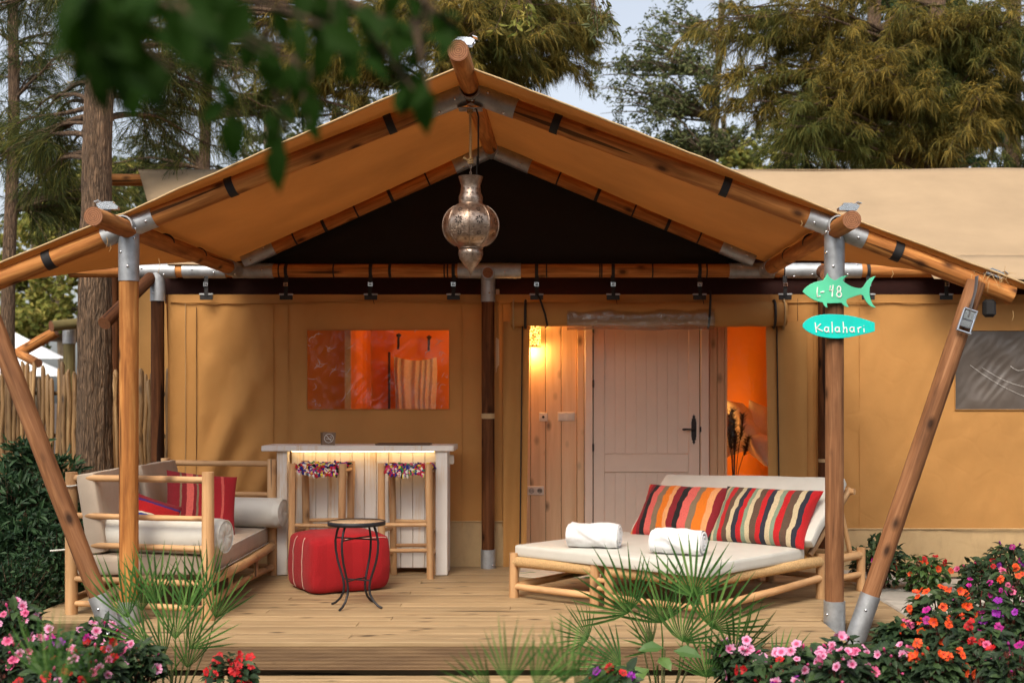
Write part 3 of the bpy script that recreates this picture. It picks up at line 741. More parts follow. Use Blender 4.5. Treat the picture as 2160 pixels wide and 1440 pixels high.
def foldL(x, z):
    y = 0
    if xpx(415) < x < xpx(577):
        t = (x - xpx(415)) / (xpx(577) - xpx(415)); e = math.sin(math.pi * t) ** .5
        d = (x + 2.95) * .86 + (z - 1.2) * -.36
        low = max(0, min(1, (2.25 - z) / .9))
        y = e * (-.03 * math.sin(d * 15 + .6 + .6 * math.sin(z * 2)) * low - .022 * math.sin(d * 27 + 1.0) * max(0, min(1, (1.55 - z) / .5)) - .03 * low + .012 * noise.noise((x * 8, z * 4, 2)))
    return y
wl, wfl = wall_panel('front_wall', xpx(354), xpx(1108), .40, ZTOP, W1, 1, foldL, nx=150, nz=90)
wall_panel('wall_skirt', xpx(354), xpx(1108), -.03, .40, None, 1, None, SKIRT, 120, 20, wl)
wall_panel('lintel', xpx(1108), xpx(1622), zpx(672), ZTOP, None, 1, None, CANVAS, 60, 12, wl)
W2 = (xpx(2014), xpx(2330), zpx(864), zpx(697))
def foldR(x, z):
    if x < xpx(1740):
        t = (x - xpx(1622)) / (xpx(1740) - xpx(1622)); return -.035 * math.sin(t * 9.5 + .4 * z) * (1 - t * .5) * min(1, max(0, (2.3 - z)))
    return 0
wr, _ = wall_panel('front_wall', xpx(1622), 6.2, .33, ZTOP, W2, 5, foldR, nx=150, nz=80)
wall_panel('wall_skirt', xpx(1622), 6.2, -.20, .33, None, 5, None, SKIRT, 120, 20, wr)
def seam(px, py0, py1, w=.008, mat=CANVAS, dy=-.012, parent=wl, slant=0):
    pts = [(xpx(px + slant * t), YW + dy + (foldL(xpx(px), 0)), zpx(py0 + (py1 - py0) * t)) for t in np.linspace(0, 1, 12)]
    m = MB(); m.tube(pts, w, 6, flat=.5); m.build('seam', mat, parent)
DARKSEAM = simple('seam_tape', (.13, .07, .025), .85)
seam(415, 648, 1060, .006, DARKSEAM); seam(577, 640, 940, .005); seam(608, 640, 940, .004); seam(392, 640, 1060, .005, SKIRT)
seam(975, 640, 1110, .004); seam(1060, 640, 1110, .005); seam(1682, 630, 1110, .005, DARKSEAM, parent=wr); seam(1812, 630, 1110, .004, parent=wr); seam(1715, 630, 1110, .004, parent=wr)
hm = MB(); hm.tube([(x, YW - .016, ZTOP - .075 + .008 * math.sin(x * 3)) for x in np.linspace(xpx(360), xpx(1108), 40)], .008, 6, flat=.6); hm.build('top_hem', CANVAS, wl)
hm = MB(); hm.tube([(x, YW - .016, ZTOP - .075 + .006 * math.sin(x * 3)) for x in np.linspace(xpx(1640), 6.2, 40)], .008, 6, flat=.6); hm.build('top_hem', CANVAS, wr)
hm = MB(); hm.tube([(x, YW - .012, .335) for x in np.linspace(xpx(1740), 6.2, 30)], .006, 6); hm.build('skirt_seam', SKIRT, wr)
hm = MB(); hm.tube([(x, YW - .012, .40) for x in np.linspace(xpx(360), xpx(1105), 30)], .006, 6); hm.build('skirt_seam', SKIRT, wl)
# left end return of the wall
m = MB(); m.grid(lambda u, v: (xpx(354) + .02 * math.sin(v * 4) + .02 * u, YW + u * 3.2, -.05 + v * (ZTOP + .05)), list(np.linspace(0, 1, 12)), list(np.linspace(0, 1, 20))); m.build('side_wall', CANVAS, tent)
# vinyl windows
def win(W, mat, seed, parent, wr_=.010):
    m = MB(); m.grid(lambda x, z: (x, YW - .006 + wr_ * (noise.noise((x * 5 + z * 3 + seed, z * 3 - x, 0)) + .6 * abs(noise.noise((x * 12 - z * 9 + seed, z * 5, 4)))) * min(1, 12 * min(x - W[0], W[1] - x, z - W[2], W[3] - z)), z), list(np.linspace(W[0], W[1], 90)), list(np.linspace(W[2], W[3], 60)))
    o = m.build('window', mat, parent); return o
w1 = win(W1, VINYL, 0, wl, .022); w2 = win(W2, MESHWIN, 4, wr, .02)
cw = MB(); rw = random.Random(8); CREASE_GLINT = simple('vinyl_crease_glint', (.75, .62, .5), .12)  # pale tubes whose colour stands in for highlights along the vinyl creases
for k in range(46):
    if k < 22: cx_, cy_ = rw.uniform(652, 742), rw.uniform(705, 858)
    elif k < 40: cx_, cy_ = rw.uniform(895, 944), rw.uniform(702, 858)
    else: cx_, cy_ = rw.uniform(660, 940), rw.choice((700, 857)) + rw.uniform(-3, 3)
    an = rw.choice((.9, 1.2, .5, -.2)) + rw.uniform(-.3, .3); ln_ = rw.uniform(4, 26); cu_ = rw.uniform(-8, 8)
    pts = [(xpx(cx_ + math.cos(an) * ln_ * (t - .5) + math.sin(an) * cu_ * 4 * (t * t - t)), YW - .022, zpx(cy_ - math.sin(an) * ln_ * (t - .5) + math.cos(an) * cu_ * 4 * (t * t - t))) for t in np.linspace(0, 1, 7)]
    if all(W1[0] < p[0] < W1[1] and W1[2] < p[2] < W1[3] for p in pts): cw.tube(pts, [.0005, .0018, .0028, .0032, .0026, .0014, .0005], 4)
tag(cw.build('crease', CREASE_GLINT, w1), kind='stuff')
sc_ = MB()
for (a, b) in (((2045, 770), (2160, 835)), ((2070, 775), (2160, 815)), ((2130, 772), (2160, 778))):
    sc_.tube([Vector((xpx(a[0] + (b[0] - a[0]) * t), YW - .018, zpx(a[1] + (b[1] - a[1]) * t + 6 * math.sin(t * 3)))) for t in np.linspace(0, 1, 8)], .0013, 4)
tag(sc_.build('crease', WHITE_S, w2), kind='stuff')
for W, p in ((W1, wl), (W2, wr)):
    m = MB()
    for (a, b) in (((W[0], W[2]), (W[1], W[2])), ((W[1], W[2]), (W[1], W[3])), ((W[1], W[3]), (W[0], W[3])), ((W[0], W[3]), (W[0], W[2]))):
        m.tube([(a[0], YW - .008, a[1]), (b[0], YW - .008, b[1])], .007, 6, flat=.5)
    m.build('window_binding', CANVAS, p)
# door flaps tied back beside the opening, black zip binding
def flap(pxs, edge, parent, s):
    m = MB()
    def fn(u, v):
        z = zpx(678) + (-.02 - zpx(678)) * v; xe = xpx(edge[0] + (edge[1] - edge[0]) * v); xo = xpx(pxs)
        x = xo + (xe - xo) * u; return (x, YW - .03 - .03 * u - .02 * math.sin(u * 7 + v * 2), z)
    m.grid(fn, list(np.linspace(0, 1, 20)), list(np.linspace(0, 1, 30))); o = m.build('door_flap', CANVAS, parent)
    z = MB(); z.tube([Vector(fn(.72, v)) + Vector((0, -.012, 0)) for v in np.linspace(0, 1, 24)], .014, 6, flat=.4); z.build('zip_binding', BLACKP, o)
    return o
flap(1062, (1118, 1110), wl, -1); flap(1700, (1612, 1620), wr, 1)
# rolled-up door flap above the opening
def roll(x0, x1, zc, r, mat, name, parent, seed, sag=0.0, yo=-.085):
    m = MB(); n = 26; k = 60; P = []
    for i in range(k):
        t = i / (k - 1); x = x0 + (x1 - x0) * t
        for j in range(n):
            a = 2 * math.pi * j / n; q = r * (1 + .12 * noise.noise((x * 3 + seed, math.cos(a) * 1.2, math.sin(a) * 1.2)) + .06 * noise.noise((x * 9, math.cos(a) * 3, math.sin(a) * 3 + seed)))
            P.append((x, YW + yo - math.cos(a) * q * .62, zc + math.sin(a) * q * .95 - sag * math.sin(math.pi * t)))
    m.add(P, [(i * n + j, (i + 1) * n + j, (i + 1) * n + (j + 1) % n, i * n + (j + 1) % n) for i in range(k - 1) for j in range(n)], True)
    m.add(P[:n], [tuple(range(n))]); m.add(P[-n:], [tuple(range(n))[::-1]]); return m.build(name, mat, parent)
ro = roll(xpx(1078), xpx(1655), zpx(664), .112, CANVAS, 'rolled_flap', tent, 0)
roll(xpx(1196), xpx(1503), zpx(672), .108, VINYL_R, 'rolled_window', ro, 2, .0, -.10)
for px in (1084, 1649):
    m = MB(); x = xpx(px); m.tube([(x, YW - .085 - math.cos(a) * .080, zpx(664) + math.sin(a) * .120) for a in np.linspace(0, 2 * math.pi, 24, False)], .022, 6, closed=True, flat=.3); m.build('end_band', SKIRT, ro)
for px in (1109, 1629):
    m = MB(); x = xpx(px); m.tube([(x, YW - .085 - math.cos(a) * .082, zpx(664) + math.sin(a) * .122) for a in np.linspace(0, 2 * math.pi, 24, False)], .012, 6, closed=True); m.build('roll_binding', BLACKP, ro)
for px, tw in ((1140, 10), (1494, -2)):
    m = MB(); m.tube([(xpx(px - tw), YW - .09, ZTOP + .02), (xpx(px), YW - .155, ZTOP - .06), (xpx(px + tw), YW - .175, zpx(665)), (xpx(px + tw * 1.5), YW - .13, zpx(689)), (xpx(px + tw), YW - .06, zpx(691))], .011, 6, flat=.5); m.build('roll_tie', STRAP, ro)

# ------------------------------------------------------------------ inside of the tent: plank wall, door, lit bedroom
YD = 3.40
def xd(px): return (px - VX) / F * (YD - CAMY)
def zd(py): return EYE - (py - VY) / F * (YD - CAMY)
pw = thing('plank_wall', (.4, YD, 0), 'inner wall of vertical pine planks beside the door', 'wall')
edges = [1060, 1119, 1151, 1184, 1217]
for a, b in zip(edges[:-1], edges[1:]):
    MB().bbox((0, 0, 0), (xd(b) - xd(a) - .004, .022, 2.5), .004).build('plank', W_PINE, pw, Matrix.Translation(((xd(a) + xd(b)) / 2, YD + .011, 1.23)))
MB().bbox((0, 0, 0), (xd(1232) - xd(1217) - .004, .05, 2.5), .004).build('corner_batten', W_PINE, pw, Matrix.Translation(((xd(1217) + xd(1232)) / 2, YD, 1.23)))
for a, b in ((1496, 1513), (1513, 1529)):
    MB().bbox((0, 0, 0), (xd(b) - xd(a) - .004, .03, 2.5), .004).build('plank', W_PINE, pw, Matrix.Translation(((xd(a) + xd(b)) / 2, YD + .01, 1.23)))
MB().bbox((0, 0, 0), (xd(1534) - xd(1529) - .002, .06, 2.5), .003).build('corner_batten', W_PINE, pw, Matrix.Translation(((xd(1529) + xd(1534)) / 2, YD + .02, 1.23)))
MB().box((0, 0, 0), (.03, .62, 2.5)).build('return_panel', W_PINE, pw, Matrix.Translation((xd(1060) - .02, YD - .30, 1.23)))
MB().box((0, 0, 0), (xd(1533) - xd(1058), .02, 2.55)).build('backing_board', simple('wall_backing', (.2, .12, .06), .8), pw, Matrix.Translation(((xd(1058) + xd(1533)) / 2, YD + .055, 1.25)))
door = thing('door', (xd(1365), YD, 0), 'pale painted panelled door with black lever handle behind the lounger', 'door')
for a, b in ((1233, 1250), (1477, 1495)):
    MB().bbox((0, 0, 0), (xd(b) - xd(a), .06, 2.34), .006).build('door_frame', DOORP, door, Matrix.Translation(((xd(a) + xd(b)) / 2, YD - .01, 1.17)))
MB().bbox((0, 0, 0), (xd(1477) - xd(1250), .06, .1), .006).build('door_frame', DOORP, door, Matrix.Translation(((xd(1250) + xd(1477)) / 2, YD - .01, 2.33)))
lf = MB(); x0, x1 = xd(1252), xd(1475); st_ = xd(1275) - xd(1252); zmid = zd(976)
lf.box(((x0 + x1) / 2, YD + .012, 1.15), (x1 - x0, .02, 2.28))
leaf = lf.build('door_leaf', DOORP, door)
for a, b in ((x0, x0 + st_), (x1 - st_, x1)):
    MB().bbox((0, 0, 0), (b - a, .022, 2.28), .004).build('stile', DOORP, leaf, Matrix.Translation(((a + b) / 2, YD - .009, 1.15)))
for zc, h in ((2.23, .12), (zmid, .17), (.10, .18)):
    MB().bbox((0, 0, 0), (x1 - x0 - 2 * st_ - .002, .022, h), .004).build('door_rail', DOORP, leaf, Matrix.Translation(((x0 + x1) / 2, YD - .009, zc)))
nb_ = 8; wB = (x1 - x0 - 2 * st_) / nb_
for i in range(nb_):
    for zc, h in (((2.17 + zmid + .085) / 2, 2.17 - zmid - .085), ((zmid - .085 + .19) / 2, zmid - .085 - .19)):
        MB().bbox((0, 0, 0), (wB - .0008, .012, h - .012), .0018).build('panel_board', DOORP, leaf, Matrix.Translation((x0 + st_ + wB * (i + .5), YD - .003, zc)))
for py in (694, 809, 943, 1108):
    MB().bbox((0, 0, 0), (.016, .02, .075), .004).build('hinge', BLACKP, door, Matrix.Translation((xd(1251), YD - .045, zd(py))))
hx, hz = xd(1463), zd(905)
pl = MB(); prof = [(0, .145), (.006, .13), (.016, .122), (.008, .108), (.022, .098), (.018, .085), (.024, .07), (.024, -.07), (.018, -.085), (.022, -.098), (.008, -.108), (.016, -.122), (.006, -.13), (0, -.145)]
poly = prof + [(-a, b) for a, b in prof[-2:0:-1]]
pl.prism(poly, .006, Matrix.Translation((hx, YD - .021, hz)) @ Matrix.Rotation(R(90), 4, 'X'))
hd = pl.build('handle_plate', BLACKP, door)
lv = MB(); lv.tube([(hx, YD - .02, hz), (hx, YD - .065, hz), (hx - .02, YD - .07, hz)], .009, 8); lv.tube([(hx - .01, YD - .07, hz), (hx - .06, YD - .07, hz + .002), (hx - .1, YD - .07, hz), (hx - .115, YD - .07, hz)], [.007, .009, .011, .005], 8); lv.build('lever', BLACKP, hd)
MB().bbox((0, 0, 0), (.012, .02, .05), .003).build('latch', BLACKP, door, Matrix.Translation((xd(1477), YD - .035, zd(905))))
def plate(px, py, w, h, n, kind, label):
    t = thing('wall_socket' if kind == 'socket' else 'wall_switch', (xd(px), YD, zd(py)), label, kind)
    MB().bbox((0, 0, 0), (w, .012, h), .004).build('cover_plate', PLASTIC, t, Matrix.Translation((xd(px), YD - .007, zd(py))))
    for i in range(n):
        x = xd(px) + (i - (n - 1) / 2) * (w / n)
        if kind == 'socket':
            m = MB(); m.lathe([(.024, 0), (.024, -.004), (.020, -.0045), (.019, .002), (0, .002)], 20); c = m.build('socket_well', PLDARK, t, Matrix.Translation((x, YD - .015, zd(py))) @ Matrix.Rotation(R(-90), 4, 'X'))
            for dx in (-.009, .009): MB().box((0, 0, 0), (.005, .004, .005)).build('pin_hole', BLACKP, c, Matrix.Translation((x + dx, YD - .019, zd(py))))
        elif kind == 'switch':
            MB().bbox((0, 0, 0), (w / n - .022, .008, h - .022), .003).build('rocker', PLASTIC, t, Matrix.Translation((x, YD - .016, zd(py))) @ Matrix.Rotation(.06, 4, 'X'))
        else:
            m = MB(); m.lathe([(0, .008), (.01, .008), (.012, 0)], 14); m.build('knob', BLACKP, t, Matrix.Translation((x, YD - .014, zd(py))) @ Matrix.Rotation(R(90), 4, 'X'))
plate(1146, 879, .08, .08, 1, 'thermostat', 'small square white wall control with dark centre knob on pine planks')
plate(1194, 878, .16, .085, 2, 'switch', 'double white light switch on pine planks next to the door frame')
plate(1130, 1034, .155, .085, 2, 'socket', 'double white power socket low on the pine planks')
# wall lamp
lampx, lampz = xd(1124), zd(706)
sconce = thing('wall_lamp', (lampx, YD - .08, lampz), 'glowing perforated brass wall lamp on the pine planks', 'lamp')
m = MB(); m.tube([(lampx, YD - .09, lampz - .115), (lampx, YD - .09, lampz + .115)], .075, 24, False); m.build('lamp_shade', SHADE, sconce)
m = MB(); m.tube([(lampx, YD - .09, lampz - .12), (lampx, YD - .09, lampz - .112)], .077, 24, False); m.build('shade_rim', simple('brass_rim', (.35, .18, .05), .4, .8), sconce)
MB().bbox((0, 0, 0), (.05, .03, .08), .004).build('lamp_mount', IRON, sconce, Matrix.Translation((lampx, YD - .012, lampz)))
def lamp(loc, e, col, rad=.05, name='lamp_light'):
    d = bpy.data.lights.new(name, 'POINT'); d.energy = e; d.color = col; d.shadow_soft_size = rad
    o = bpy.data.objects.new(name, d); COL.objects.link(o); o.location = loc; return o
WARM = (1.0, .48, .14)
lamp((lampx, YD - .09, lampz - .16), 5.5, WARM, .05); lamp((lampx, YD - .09, lampz + .17), 3.5, WARM, .05)

room = thing('tent_interior', (0, 4.4, 0), 'glowing orange fabric lining of the tent interior seen through the window', 'lining')
def cur(x0, y0, x1, y1, z0, z1, name, mat, fold=.04, fr=14, n=120):
    m = MB(); d = Vector((x1 - x0, y1 - y0, 0)); L = d.length; nn = Vector((-d.y, d.x, 0)).normalized()
    def fn(u, v):
        q = fold * math.sin(u * L * fr + .8 * math.sin(u * 7)) + fold * .5 * noise.noise((u * L * 3, v * 1.5, x0))
        return Vector((x0, y0, 0)) + d * u + nn * q + Vector((0, 0, z0 + (z1 - z0) * v))
    m.grid(fn, list(np.linspace(0, 1, n)), [0, .3, .6, 1]); return m.build(name, mat, room)
cur(-3.4, 5.0, 4.2, 5.0, -.02, 2.6, 'back_lining', LINER, .03, 10, 200)
cur(xpx(725), 3.1, xpx(725) - .12, 5.0, 0, 2.6, 'divider_curtain', LINER, .03, 12, 60)
cur(-.33, 3.45, -.33, 5.0, 0, 2.6, 'side_lining', LINER, .015, 8, 40)
MB().box((0, 0, 0), (.055, .03, 2.6)).build('divider_post', simple('lit_pole', (.7, .35, .1), .5), room, Matrix.Translation((xpx(734, 3.0), 3.0, 1.3)))
MB().box((0, 0, 0), (7.8, 2.2, .02)).build('ceiling_lining', LINER, room, Matrix.Translation((.4, 3.95, 2.62)))
MB().box((0, 0, 0), (7.8, 2.2, .03)).build('floor_boards', W_DECK, room, Matrix.Translation((.4, 4.0, -.03)))
lin2 = cur(4.2, 2.9, 4.2, 5.0, 0, 2.6, 'side_lining', LINER, .02, 8, 30)
# curtained window and coat stand in the left room
WCUR = simple('sheer_curtain', (.62, .66, .74), .9)
sheer = thing('sheer_curtain', (xpx(880, 4.9), 4.85, 0), 'pale pleated curtain hanging inside behind the vinyl window', 'curtain')
m = MB(); xa, xb = xpx(833, 4.8), xpx(920, 4.8)
m.grid(lambda u, v: (xa + (xb - xa) * u + .01 * math.sin(v * 5 + u * 4), 4.8 + .02 * math.sin(u * 38 + 2 * math.sin(u * 9)), zpx(900, 4.8) + (zpx(752 + 8 * math.sin(u * 3), 4.8) - zpx(900, 4.8)) * v), list(np.linspace(0, 1, 90)), list(np.linspace(0, 1, 6)))
m.build('cloth', WCUR, sheer)
stand = thing('coat_stand', (xpx(821, 4.5), 4.5, 0), 'thin dark stand inside the tent behind the vinyl window', 'stand')
m = MB(); X = xpx(821, 4.5); m.tube([(X, 4.5, 0), (X, 4.5, zpx(742, 4.5))], .013, 8); m.build('upright', IRON, stand)
m = MB(); m.lathe([(0, .02), (.17, .015), (.17, 0)], 20); m.build('foot_plate', IRON, stand, Matrix.Translation((X, 4.5, 0)))
for px, pz in ((841, 720), (905, 724)):
    t = thing('wall_hook', tuple(at(px, pz, 4.9)), 'dark hook on the orange lining, %s of the two' % ('left' if px < 860 else 'right'), 'hook')
    m = MB(); m.tube([(0, 0, .06), (0, -.02, .02), (0, -.03, -.05), (0, -.05, -.08)], .014, 6); m.lathe([(0, .09), (.03, .07), (.02, .05)], 10); m.build('hook_body', IRON, t, Matrix.Translation(at(px, pz, 4.88)))
# bed with pillows and dried grasses in the right room
bed = thing('bed', (2.3, 4.5, 0), 'bed with pale linen inside the lit tent room', 'bed')
MB().bbox((0, 0, 0), (1.6, 1.0, .40), .06).build('mattress', BED, bed, Matrix.Translation((2.55, 4.5, .42)))
MB().bbox((0, 0, 0), (1.62, 1.02, .2), .02).build('bed_base', LINER, bed, Matrix.Translation((2.55, 4.5, .10)))

def cushion(name, w, h, t, mat, parent, M, seed=0, n=18, pinch=.06, exp=.42, crumple=.012, origin_keep=True):
    """A stuffed pillow: two domed faces sewn at the edge, pinched corners."""
    m = MB()
    for s in (1, -1):
        def fn(u, v):
            e = max(0.0, (1 - u * u)) ** exp * max(0.0, (1 - v * v)) ** exp
            px = w / 2 * u * (1 - pinch * (1 - v * v) * abs(u) ** 2); py = h / 2 * v * (1 - pinch * (1 - u * u) * abs(v) ** 2)
            c = crumple * noise.noise((u * 2.2 + seed, v * 2.2, s * 3)) * e + .4 * crumple * noise.noise((u * 6 + seed, v * 6, s)) * e
            return (px, py, s * (t / 2 * e + c))
        us = [math.sin(a) for a in np.linspace(-math.pi / 2, math.pi / 2, n)]
        b0 = len(m.f); m.grid(fn, us if s > 0 else us[::-1], us)
    return m.build(name, mat, parent, M)
def pillow_thing(name, label, cat, w, h, t, mat, M, seed=0, group=None, **kw):
    o = cushion(name, w, h, t, mat, None, M, seed, **kw); return tag(o, label, cat, group)
def face(o, right, up):
    x = Vector(right).normalized(); y = Vector(up); y = (y - x * y.dot(x)).normalized(); return frame(o, x, y, x.cross(y))
for i, (px, py, Y, w, h, rt, up_, lab) in enumerate([
    (1566, 888, 4.62, .42, .46, (.55, .8, -.1), (-.35, .3, .9), 'tall pillow of the bed pile, next to the dried grass'),
    (1607, 892, 4.75, .44, .40, (.75, .6, -.25), (.15, .3, .95), 'rear upright pillow of the bed pile, at the right'),
    (1588, 925, 4.30, .40, .46, (.35, .9, -.1), (-.45, .1, .9), 'long front pillow of the bed pile, tilted left'),
    (1612, 948, 4.15, .36, .36, (.4, .9, .1), (-.5, .1, .8), 'low front pillow of the bed pile, at the right'),
    (1545, 930, 4.45, .36, .30, (.9, .4, .3), (-.3, .5, .8), 'low pillow of the bed pile behind the dried grass')]):
    pillow_thing('bed_pillow', lab, 'pillow', w, h, .20, BED, face(at(px, py, Y), rt, up_), i, 'pillows on the bed', crumple=.03, exp=.5)
vase = thing('vase_of_dried_grass', (xd(1549) + .05, 3.72, 0), 'dark dried pampas stems in a vase behind the bedroom window', 'vase')
VXp = (1549 - VX) / F * (3.75 - CAMY)
m = MB(); m.lathe([(.0, 0), (.09, 0), (.11, .2), (.06, .5), (.04, .62), (.05, .66)], 18); m.build('vase_body', IRON, vase, Matrix.Translation((VXp, 3.75, 0)))
rnd = random.Random(11)
for k in range(9):
    a = rnd.uniform(-.2, .16); hgt = rnd.uniform(1.05, 1.5) ; top = Vector((VXp + a, 3.75 + rnd.uniform(-.08, .08), hgt)); bs = Vector((VXp, 3.75, .5))
    m = MB(); m.tube([bs, lerp(bs, top, .5) + Vector((-a * .2, 0, 0)), top], [.004, .004, .003], 5)
    for q in range(130):
        t = rnd.uniform(.74, 1.04); p = lerp(bs, top, t); d = Vector((rnd.uniform(-1, 1), rnd.uniform(-1, 1), rnd.uniform(.2, 1.2))).normalized() * rnd.uniform(.03, .07)
        m.tube([p, p + d], [.004, .001], 3, cap=False)
    m.build('pampas_stem', PAMPAS, vase)
il = thing('ceiling_lamp', (-1.2, 4.0, 2.5), 'warm bulb hanging inside the tent, lighting the orange lining', 'lamp')
m = MB(); m.lathe([(0, -.06), (.035, -.045), (.05, 0), (.035, .045), (.012, .06), (.012, .09)], 16); m.build('bulb', BULB, il, Matrix.Translation((-1.0, 4.0, 2.42)))
m = MB(); m.tube([(-1.0, 4.0, 2.48), (-1.0, 4.0, 2.61)], .006, 6); m.build('flex', IRON, il)
lamp((-.75, 4.0, 2.2), 6.5, (1.0, .45, .13), .08)
lamp((-2.9, 4.2, 1.6), 1.6, (1.0, .45, .12), .1); lamp((-.5, 3.3, 1.9), 1.4, (1.0, .5, .15), .06)
bl_ = thing('bedside_lamp', (1.85, 4.75, .6), 'small lit bedside lamp beyond the bed', 'lamp')
m = MB(); m.lathe([(.05, 0), (.06, .02), (.015, .05), (.015, .2)], 14); m.build('lamp_foot', IRON, bl_, Matrix.Translation((1.25, 4.8, .62)))
m = MB(); m.lathe([(.11, .2), (.07, .38)], 18); m.build('lamp_shade', BULB, bl_, Matrix.Translation((1.25, 4.8, .62)))
lamp((1.5, 4.35, 1.55), 5, (1.0, .5, .13), .05); lamp((2.6, 4.0, 2.3), 3.2, (1.0, .34, .05), .1)
# clear sheet over the bedroom opening
m = MB(); m.grid(lambda x, z: (x, YD + .03 + .006 * noise.noise((x * 6, z * 3, 2)), z), list(np.linspace(xd(1534), 2.45, 30)), list(np.linspace(.2, 2.45, 40)))
tag(m.build('clear_door_sheet', VINYL), 'clear vinyl sheet over the glowing bedroom opening', 'sheet')

# ------------------------------------------------------------------ sofa
S = dict(N1=Vector((-2.34, .05, 0)), N2=Vector((-3.36, .30, 0)), F1=Vector((-2.40, 2.2, 0)), F2=Vector((-3.36, 2.38, 0)))
sofa = thing('sofa', (-2.87, 1.2, 0), 'peeled log sofa with cream seat cushions beside the left post', 'sofa')
for k, h, lean in (('N1', 1.0, 0), ('N2', .985, .0), ('F1', .985, 0), ('F2', .985, 0)):
    pole('leg', S[k], S[k] + Vector((0, 0, h)), .043, PEEL, sofa, r1=.04, rough=.05)
def up(v, z): return Vector((v.x, v.y, z))
for a, b in (('N2', 'N1'), ('F2', 'F1')):
    for z, r, bow in ((.945, .023, .012), (.685, .02, -.01), (.48, .021, .012), (.245, .022, 0), (.075, .021, .014)):
        pole('rail', up(S[a], z), up(S[b], z), r, PEEL, sofa, bow=bow, rough=.12)
pole('rail', up(S['N1'], .26), up(S['F1'], .25), .034, PEEL, sofa, bow=-.035, rough=.12); pole('rail', up(S['N1'], .10), up(S['F1'], .07), .028, PEEL, sofa, bow=.04, rough=.12)
pole('rail', up(S['N2'], .24), up(S['F2'], .24), .03, PEEL, sofa, rough=.1); pole('rail', up(S['N2'], .92), up(S['F2'], .92), .024, PEEL, sofa, rough=.1); pole('rail', up(S['N2'], .10), up(S['F2'], .08), .026, PEEL, sofa, rough=.1)
pole('strut', Vector((-2.38, 1.55, .08)), Vector((-2.385, 1.58, .25)), .017, PEEL, sofa); pole('strut', Vector((-2.37, .75, .08)), Vector((-2.37, .73, .25)), .017, PEEL, sofa)
def slab(name, c, d, b, mat, parent, M=None, seed=0, puff=.02, wr=.006):
    """Soft upholstered slab with rounded edges and slight wrinkles."""
    m = MB(); x, y, z = [k / 2 for k in d]; n = 14
    def fold(p):
        q = Vector(p); l = [x, y, z]
        for i in range(3):
            lim = l[i] - b
            if abs(q[i]) > lim: pass
        e = Vector((max(-x + b, min(x - b, q.x)), max(-y + b, min(y - b, q.y)), max(-z + b, min(z - b, q.z)))); dlt = q - e
        if dlt.length > 1e-6: q = e + dlt.normalized() * b
        pf = (1 - (q.x / x) ** 2) * (1 - (q.y / y) ** 2) * puff * (1 if q.z > 0 else 0)
        w = wr * noise.noise((q.x * 4 + seed, q.y * 4, q.z * 6)) + wr * .5 * noise.noise((q.x * 13 + seed, q.y * 13, q.z * 9))
        dn = q.normalized() if q.length else Vector((0, 0, 1))
        return q + Vector((0, 0, pf)) + dn * w
    def lin(L, s=1):
        a = list(np.linspace(-1, 1, n)); return [L * math.copysign(1 - (1 - abs(t)) ** 1.5, t) for t in a]
    X, Y_, Z = lin(x), lin(y), [z * t for t in np.linspace(-1, 1, 7)]
    m.grid(lambda u, v: fold((u, v, z)), X, Y_); m.grid(lambda u, v: fold((u, v, -z)), X[::-1], Y_)
    m.grid(lambda u, v: fold((u, -y, v)), X, Z); m.grid(lambda u, v: fold((u, y, v)), X[::-1], Z)
    m.grid(lambda u, v: fold((x, u, v)), Y_, Z); m.grid(lambda u, v: fold((-x, u, v)), Y_[::-1], Z)
    MM = Matrix.Translation(Vector(c)) @ (M if M is not None else I4()); return m.build(name, mat, parent, MM)
rs = Matrix.Rotation(R(1.5), 4, 'Z')
mt = slab('seat_cushion', (-2.86, 1.21, .345), (.92, 1.98, .14), .03, TAUPE, sofa, rs, 1)
pi_ = MB()
for z in (-.065, .068):
    pi_.tube([rs @ Vector((.46, -.96 + 1.92 * t, z)) + Vector((-.00, 0, 0)) for t in np.linspace(0, 1, 20)], .005, 6)
pi_.build('piping', CUSHION, mt, Matrix.Translation((-2.86, 1.21, .345)))
for y, w in ((.72, .95), (1.72, .95)):
    slab('back_cushion', (-3.22, y, .70), (.14, w, .56), .03, TAUPE, sofa, rs @ Matrix.Rotation(R(-9), 4, 'Y'), y, .0)
sr = MB(); c0 = up(S['N2'], .90); sr.tube([c0 + Vector((.052 * math.cos(a), .052 * math.sin(a), .01 * math.sin(a))) for a in np.linspace(0, 2 * math.pi, 16, False)], .006, 6, closed=True); sr.tube([c0 + Vector((.05, -.02, 0)), c0 + Vector((.1, .03, .02)), c0 + Vector((.14, .05, .035))], .004, 6)
sr.build('tie_cord', CUSHION, sofa)
pole('cord_end', Vector((-3.5, .28, .44)), Vector((-3.36, .30, .45)), .006, [CUSHION], sofa)
